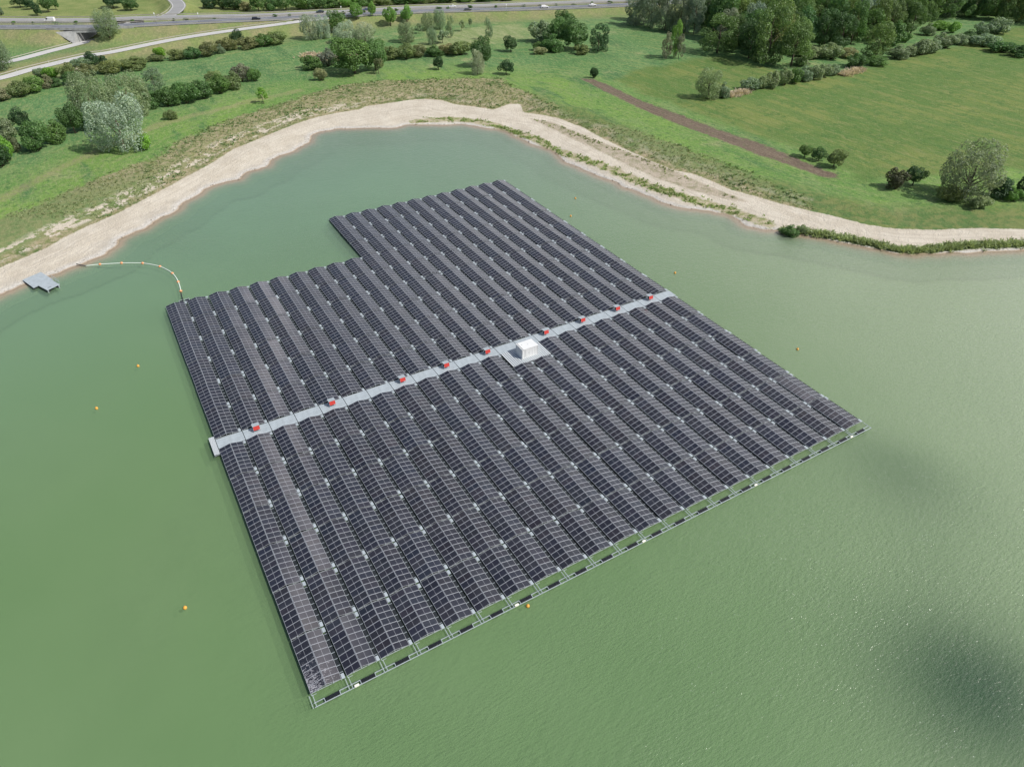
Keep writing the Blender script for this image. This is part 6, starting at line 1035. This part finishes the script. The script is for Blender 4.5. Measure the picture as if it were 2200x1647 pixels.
def colour(key, jit=.10):
    c = PALC[key]; b = rnd.uniform(1-jit, 1+jit); h = rnd.uniform(-jit, jit)*.7
    return (c[0]*b*(1+h), c[1]*b, c[2]*b*(1-h), 1)
NM = dict(broad='broadleaf_tree', willow='willow_tree', poplar='slender_tree', poplar2='poplar_tree', column='column_tree', bush='shrub', sparse='young_tree', forest='forest_tree')
zs = gzs([(t[1], t[2]) for t in TREES])
for i, (k, x, y, h, w, ck, label, grp) in enumerate(TREES):
    cr, tr = ARCH[k][(i*7+3) % len(ARCH[k])]
    o = empty(NM[k], (x, y, float(zs[i])-.05), rnd.uniform(-.5, .5) - .6 if k == 'bush' else rnd.uniform(0, 6.28))
    s = (1.06 if h > 13 and x < 60 else .96) if k == 'willow' else 1.0
    o.scale = (w*s*(1.2 if k == 'bush' else 1.04), w*s*(1.05 if k == 'bush' else 1.04), h*1.02)
    c = link_mesh('foliage' if k == 'bush' else 'crown', cr, o); c.color = colour(ck)
    if k == 'bush':
        link_mesh('stems', tr, o)
    else:
        t_ = link_mesh('trunk', tr, o); t_.color = (1, 1, 1, 1)
    tag(o, label, 'shrub' if k == 'bush' else 'tree', grp or None)
zs = gzs([(t[0], t[1]) for t in FOREST])
for i, (x, y, h, w) in enumerate(FOREST):
    cr, tr = ARCH['forest' if i % 5 else 'broad'][i % (5 if i % 5 else 4)]
    if i < 60:
        o = empty('forest_tree', (x, y, float(zs[i])-.05), rnd.uniform(0, 6.28)); o.scale = (w*1.1, w*1.1, h)
        c = link_mesh('crown', cr, o); link_mesh('trunk', tr, o)
    else:
        o = link_mesh('forest_tree', cr, None, (x, y, float(zs[i])-.05)); o.rotation_euler = (0, 0, rnd.uniform(0, 6.28)); o.scale = (w*1.1, w*1.1, h); c = o
    c.color = colour(rnd.choice(('wood', 'wood', 'wood', 'woodd', 'deep', 'mid', 'grove') if i % 9 else ('mid', 'olive')), .16)
    tag(o, 'green deciduous tree inside the dense wood at the upper right', 'tree', 'trees of the dense wood')
# low shrubs in the motorway median
k = 0
for i, p in enumerate(smooth_line([((a[0]+b[0])/2, (a[1]+b[1])/2, (a[2]+b[2])/2) for a, b in zip(CW_NEAR[1:13], CW_FAR[1:13])], 5)):
    if rnd.random() < .55:
        cr, tr = ARCH['bush'][i % 6]
        o = link_mesh('median_shrub', cr, None, (p[0], p[1], p[2]-.15)); o.rotation_euler = (0, 0, i); o.scale = (rnd.uniform(2.2, 4.5), rnd.uniform(1.6, 2.2), rnd.uniform(.9, 1.7))
        o.color = colour('mid'); k += 1
        tag(o, f"low shrub between the motorway carriageways, {ORD[min(k-1, 23)]} from the left" if k <= 24 else 'low shrub between the motorway carriageways at the far right', 'shrub', 'low shrubs in the motorway median')

# ------------------------------------------------------------------ grass tufts, reeds, weeds, stones (uncountable)
def tufts(name, pts, hgt, wid, colr, blades=5):
    pts = np.array(pts, float); k = len(pts); z = height(pts)
    n_ = k*blades
    base = np.repeat(np.column_stack([pts, z]), blades, 0) + np.column_stack([rg.normal(0, wid*.6, (n_, 2)), np.zeros(n_)])
    h = (hgt*rg.uniform(.5, 1.3, n_))[:, None]; a = rg.uniform(0, 6.28, n_)
    t = np.column_stack([np.cos(a), np.sin(a), np.zeros(n_)])*(wid*rg.uniform(.35, .8, n_))[:, None]
    lean = np.column_stack([rg.normal(0, .75, (n_, 2)), np.ones(n_)])
    tip = base + lean*h
    v = np.stack([base-t*.7, base+t*.7, tip+t*.45, tip-t*.45], 1).reshape(-1, 3)
    val = np.repeat(np.clip(np.repeat(rg.uniform(0, .6, k), blades) + rg.uniform(0, .4, n_), 0, 1), 4)
    o = link_mesh(name, mesh_np(name, v, np.arange(4*n_).reshape(-1, 4), M['leaf'], dict(v=val), smooth=False)); o.color = (*colr, 1)
    return tag(o, kind='stuff')
def sample(poly, n_, test=None):
    poly = np.array(poly)[:, :2]; lo = poly.min(0); hi = poly.max(0); o = []
    P_ = rg.uniform(lo, hi, (n_*6, 2)); P_ = P_[inside(P_, poly)]
    if test is not None: P_ = P_[test(P_)]
    return P_[:n_]
clump = lambda P_, s, t: (np.sin(P_[:, 0]*s+np.sin(P_[:, 1]*s*.7)*2)*np.sin(P_[:, 1]*s*1.1+np.cos(P_[:, 0]*s*.6)*2)) > t
notwet = lambda P_: (-sdf(P_, SHORE) > 1.) & (sdf(P_, SAND) < -.6)
D2 = DRY
o = tufts('bank_grass', sample(D2[3:-3], 5200, lambda P_: notwet(P_) & (rg.random(len(P_)) < .8)), .34, .30, (.235, .285, .135), 4); tag(o, 'dry olive grass tufts covering the bank around the sand track', 'grass')
o = tufts('bank_weeds', sample(D2[3:-3], 1100, lambda P_: notwet(P_) & clump(P_, .13, .2)), .45, .45, (.14, .23, .08), 6); tag(o, 'darker green weeds scattered over the grassy bank', 'weeds')
def band(line, n_, w):
    L = np.array(line)[:, :2]; d = np.linalg.norm(np.diff(L, axis=0), axis=1); i = rg.choice(len(d), n_, p=d/d.sum()); t = rg.random(n_)[:, None]
    P_ = L[i]*(1-t)+L[i+1]*t; nn = np.column_stack([-(L[i+1]-L[i])[:, 1], (L[i+1]-L[i])[:, 0]])/d[i][:, None]
    return P_ + nn*rg.normal(0, w, n_)[:, None]
bv = band(VERGE, 1500, 1.3); bv = bv[clump(bv, .55, -.1) & (-sdf(bv, SHORE) > .8)]
o = tufts('verge_weeds', bv, .36, .34, (.25, .34, .11), 5); tag(o, 'green and yellowish weeds along the right hand waterline', 'weeds')
br = band(REEDS, 1700, .75); br = br[-sdf(br, SHORE) > .25]
o = tufts('bank_reeds', br, .80, .36, (.31, .38, .18), 6); tag(o, 'belt of green reeds between the track and the water at right', 'reeds')
bm_ = band(MIDDIRT[:9], 700, 2.0); bm_ = bm_[(sdf(bm_, MIDDIRT) > .6) & clump(bm_, .4, 0)]
o = tufts('track_weeds', bm_, .40, .32, (.24, .28, .12), 5); tag(o, 'sparse weeds on the bare strip between the two tracks', 'weeds')
for nm, line, n_, w, lab in (('dead_reeds', [(98, 262), (103, 251), (110, 245), (117, 249)], 600, 2.2, 'pale dry reed patch in front of the slip road hedge'), ('ditch_reeds', [(226, 109.5), (232, 109.5), (238, 110.5)], 420, 1.0, 'pinkish dry reeds in the ditch beside the lone willow'), ('hedge_reeds', [(293, 108), (300, 108.5), (309, 110)], 420, 1.2, 'pale dry reeds in the gap of the pasture hedge')):
    o = tufts(nm, band(line, n_, w), 1.1, .4, (.55, .47, .36), 5); tag(o, lab, 'reeds')
# stones along the waterline
mb = MB()
for (x, y) in band(SHORE[24:-24], 420, .7):
    s = rnd.uniform(.08, .26); d = float(-sdf(np.array([[x, y]]), SHORE)[0])
    if d < .3: continue
    mb.ball((x, y, .12+.28*min(1, d/1.4)*.5), s, s*rnd.uniform(.6, 1.), s*.6, 6, 4)
o = mb.build('shore_stones', M['stone']); tag(o, 'small dark stones and debris scattered along the waterline', 'stones', None, 'stuff')

# ------------------------------------------------------------------ light, sky, camera
SUN_AZ = math.atan2(.63, -.776); SUN_EL = R_(49)
w = bpy.data.worlds.new('World'); scene.world = w; w.use_nodes = True
nt = w.node_tree; nt.nodes.clear()
out = nt.nodes.new('ShaderNodeOutputWorld'); bg = nt.nodes.new('ShaderNodeBackground'); nt.links.new(bg.outputs[0], out.inputs[0])
sky = nt.nodes.new('ShaderNodeTexSky'); sky.sky_type = 'NISHITA'; sky.sun_disc = False
sky.sun_elevation = SUN_EL; sky.sun_rotation = SUN_AZ; sky.air_density = 1.0; sky.dust_density = 1.5
bg.inputs['Strength'].default_value = .09
tcw = nt.nodes.new('ShaderNodeTexCoord')
def wm(op, a, b):
    m_ = nt.nodes.new('ShaderNodeMath'); m_.operation = op
    for k_, v_ in ((0, a), (1, b)):
        if isinstance(v_, bpy.types.NodeSocket): nt.links.new(v_, m_.inputs[k_])
        else: m_.inputs[k_].default_value = v_
    return m_.outputs[0]
# clouds: noise on a flat layer, denser towards the right of the view
sp_ = nt.nodes.new('ShaderNodeSeparateXYZ'); nt.links.new(tcw.outputs['Generated'], sp_.inputs[0])
zc = wm('MAXIMUM', sp_.outputs[2], .06)
cb = nt.nodes.new('ShaderNodeCombineXYZ'); nt.links.new(wm('DIVIDE', sp_.outputs[0], zc), cb.inputs[0]); nt.links.new(wm('DIVIDE', sp_.outputs[1], zc), cb.inputs[1])
nz = nt.nodes.new('ShaderNodeTexNoise'); nz.inputs['Scale'].default_value = 1.1; nz.inputs['Detail'].default_value = 6; nz.inputs['Roughness'].default_value = .55
nt.links.new(cb.outputs[0], nz.inputs['Vector'])
# cloud layer brighter towards the right, with two blue gaps
cu = wm('DIVIDE', sp_.outputs[0], zc); cv = wm('DIVIDE', sp_.outputs[1], zc)
def gauss(cx_, cy_, rx_, ry_, rot_=0.):
    c_, s_ = math.cos(rot_), math.sin(rot_)
    du_ = wm('SUBTRACT', cu, cx_); dv_ = wm('SUBTRACT', cv, cy_)
    a_ = wm('DIVIDE', wm('ADD', wm('MULTIPLY', du_, c_), wm('MULTIPLY', dv_, s_)), rx_)
    b_ = wm('DIVIDE', wm('SUBTRACT', wm('MULTIPLY', dv_, c_), wm('MULTIPLY', du_, s_)), ry_)
    return wm('POWER', 2.718, wm('MULTIPLY', wm('ADD', wm('MULTIPLY', a_, a_), wm('MULTIPLY', b_, b_)), -1.))
dt = wm('ADD', wm('MULTIPLY', cu, .92), wm('MULTIPLY', cv, -.38))
def ramp_(f_, a_, b_):
    m_ = nt.nodes.new('ShaderNodeMapRange'); m_.interpolation_type = 'SMOOTHSTEP'; nt.links.new(f_, m_.inputs[0]); m_.inputs[1].default_value = a_; m_.inputs[2].default_value = b_
    return m_.outputs[0]
cover = wm('ADD', wm('MULTIPLY', ramp_(dt, .15, 1.3), .75), wm('MULTIPLY', ramp_(wm('ADD', nz.outputs['Fac'], wm('MULTIPLY', dt, .05)), .5, .7), .35))
cover = wm('MINIMUM', cover, 1.)
hole = wm('SUBTRACT', 1., wm('MINIMUM', 1., wm('ADD', gauss(.82, .22, .16, .11, .3), wm('MULTIPLY', gauss(1.22, .60, .20, .09, .5), .75))))
cover = wm('MULTIPLY', cover, hole)
bri = wm('ADD', 10., wm('MULTIPLY', gauss(1.05, .25, .55, .50), 14.))
bri = wm('ADD', bri, wm('MULTIPLY', gauss(1.9, 2.1, 1.1, 1.3, .8), 5.))  # bright sky patch added for the east panel slopes to reflect
cover = wm('MINIMUM', 1., wm('ADD', cover, wm('MULTIPLY', gauss(1.9, 2.1, 1.1, 1.3, .8), .8)))
cbk = nt.nodes.new('ShaderNodeCombineXYZ'); nt.links.new(bri, cbk.inputs[0]); nt.links.new(bri, cbk.inputs[1]); nt.links.new(wm('MULTIPLY', bri, 1.03), cbk.inputs[2])
mxw = nt.nodes.new('ShaderNodeMix'); mxw.data_type = 'RGBA'; nt.links.new(cover, mxw.inputs[0]); nt.links.new(sky.outputs[0], mxw.inputs[6]); nt.links.new(cbk.outputs[0], mxw.inputs[7])
nt.links.new(mxw.outputs[2], bg.inputs[0])
sd = Vector((math.sin(SUN_AZ)*math.cos(SUN_EL), math.cos(SUN_AZ)*math.cos(SUN_EL), math.sin(SUN_EL)))
L = bpy.data.lights.new('Sun', 'SUN'); L.energy = 4.3; L.angle = R_(.53); L.color = (1., .955, .885)
lo = bpy.data.objects.new('Sun', L); col.objects.link(lo); lo.rotation_euler = sd.to_track_quat('Z', 'Y').to_euler(); lo.location = (0, 0, 300)

cam = bpy.data.cameras.new('Camera'); cam.lens = LENS; cam.sensor_width = 36; cam.sensor_fit = 'HORIZONTAL'; cam.clip_start = 1; cam.clip_end = 9000
co_ = bpy.data.objects.new('Camera', cam); col.objects.link(co_)
r, u, f = [Vector(v) for v in CAM_R]
co_.matrix_world = Matrix(((r.x, u.x, -f.x, CAM_LOC[0]), (r.y, u.y, -f.y, CAM_LOC[1]), (r.z, u.z, -f.z, CAM_LOC[2]), (0, 0, 0, 1)))
scene.camera = co_
scene.view_settings.view_transform = 'Standard'; scene.view_settings.look = 'None'; scene.view_settings.exposure = 0; scene.view_settings.gamma = 1
scene.cycles.max_bounces = 5; scene.cycles.diffuse_bounces = 2; scene.cycles.glossy_bounces = 2; scene.cycles.transmission_bounces = 2; scene.cycles.transparent_max_bounces = 8
scene.cycles.use_denoising = True
scene.cycles.caustics_reflective = False; scene.cycles.caustics_refractive = False
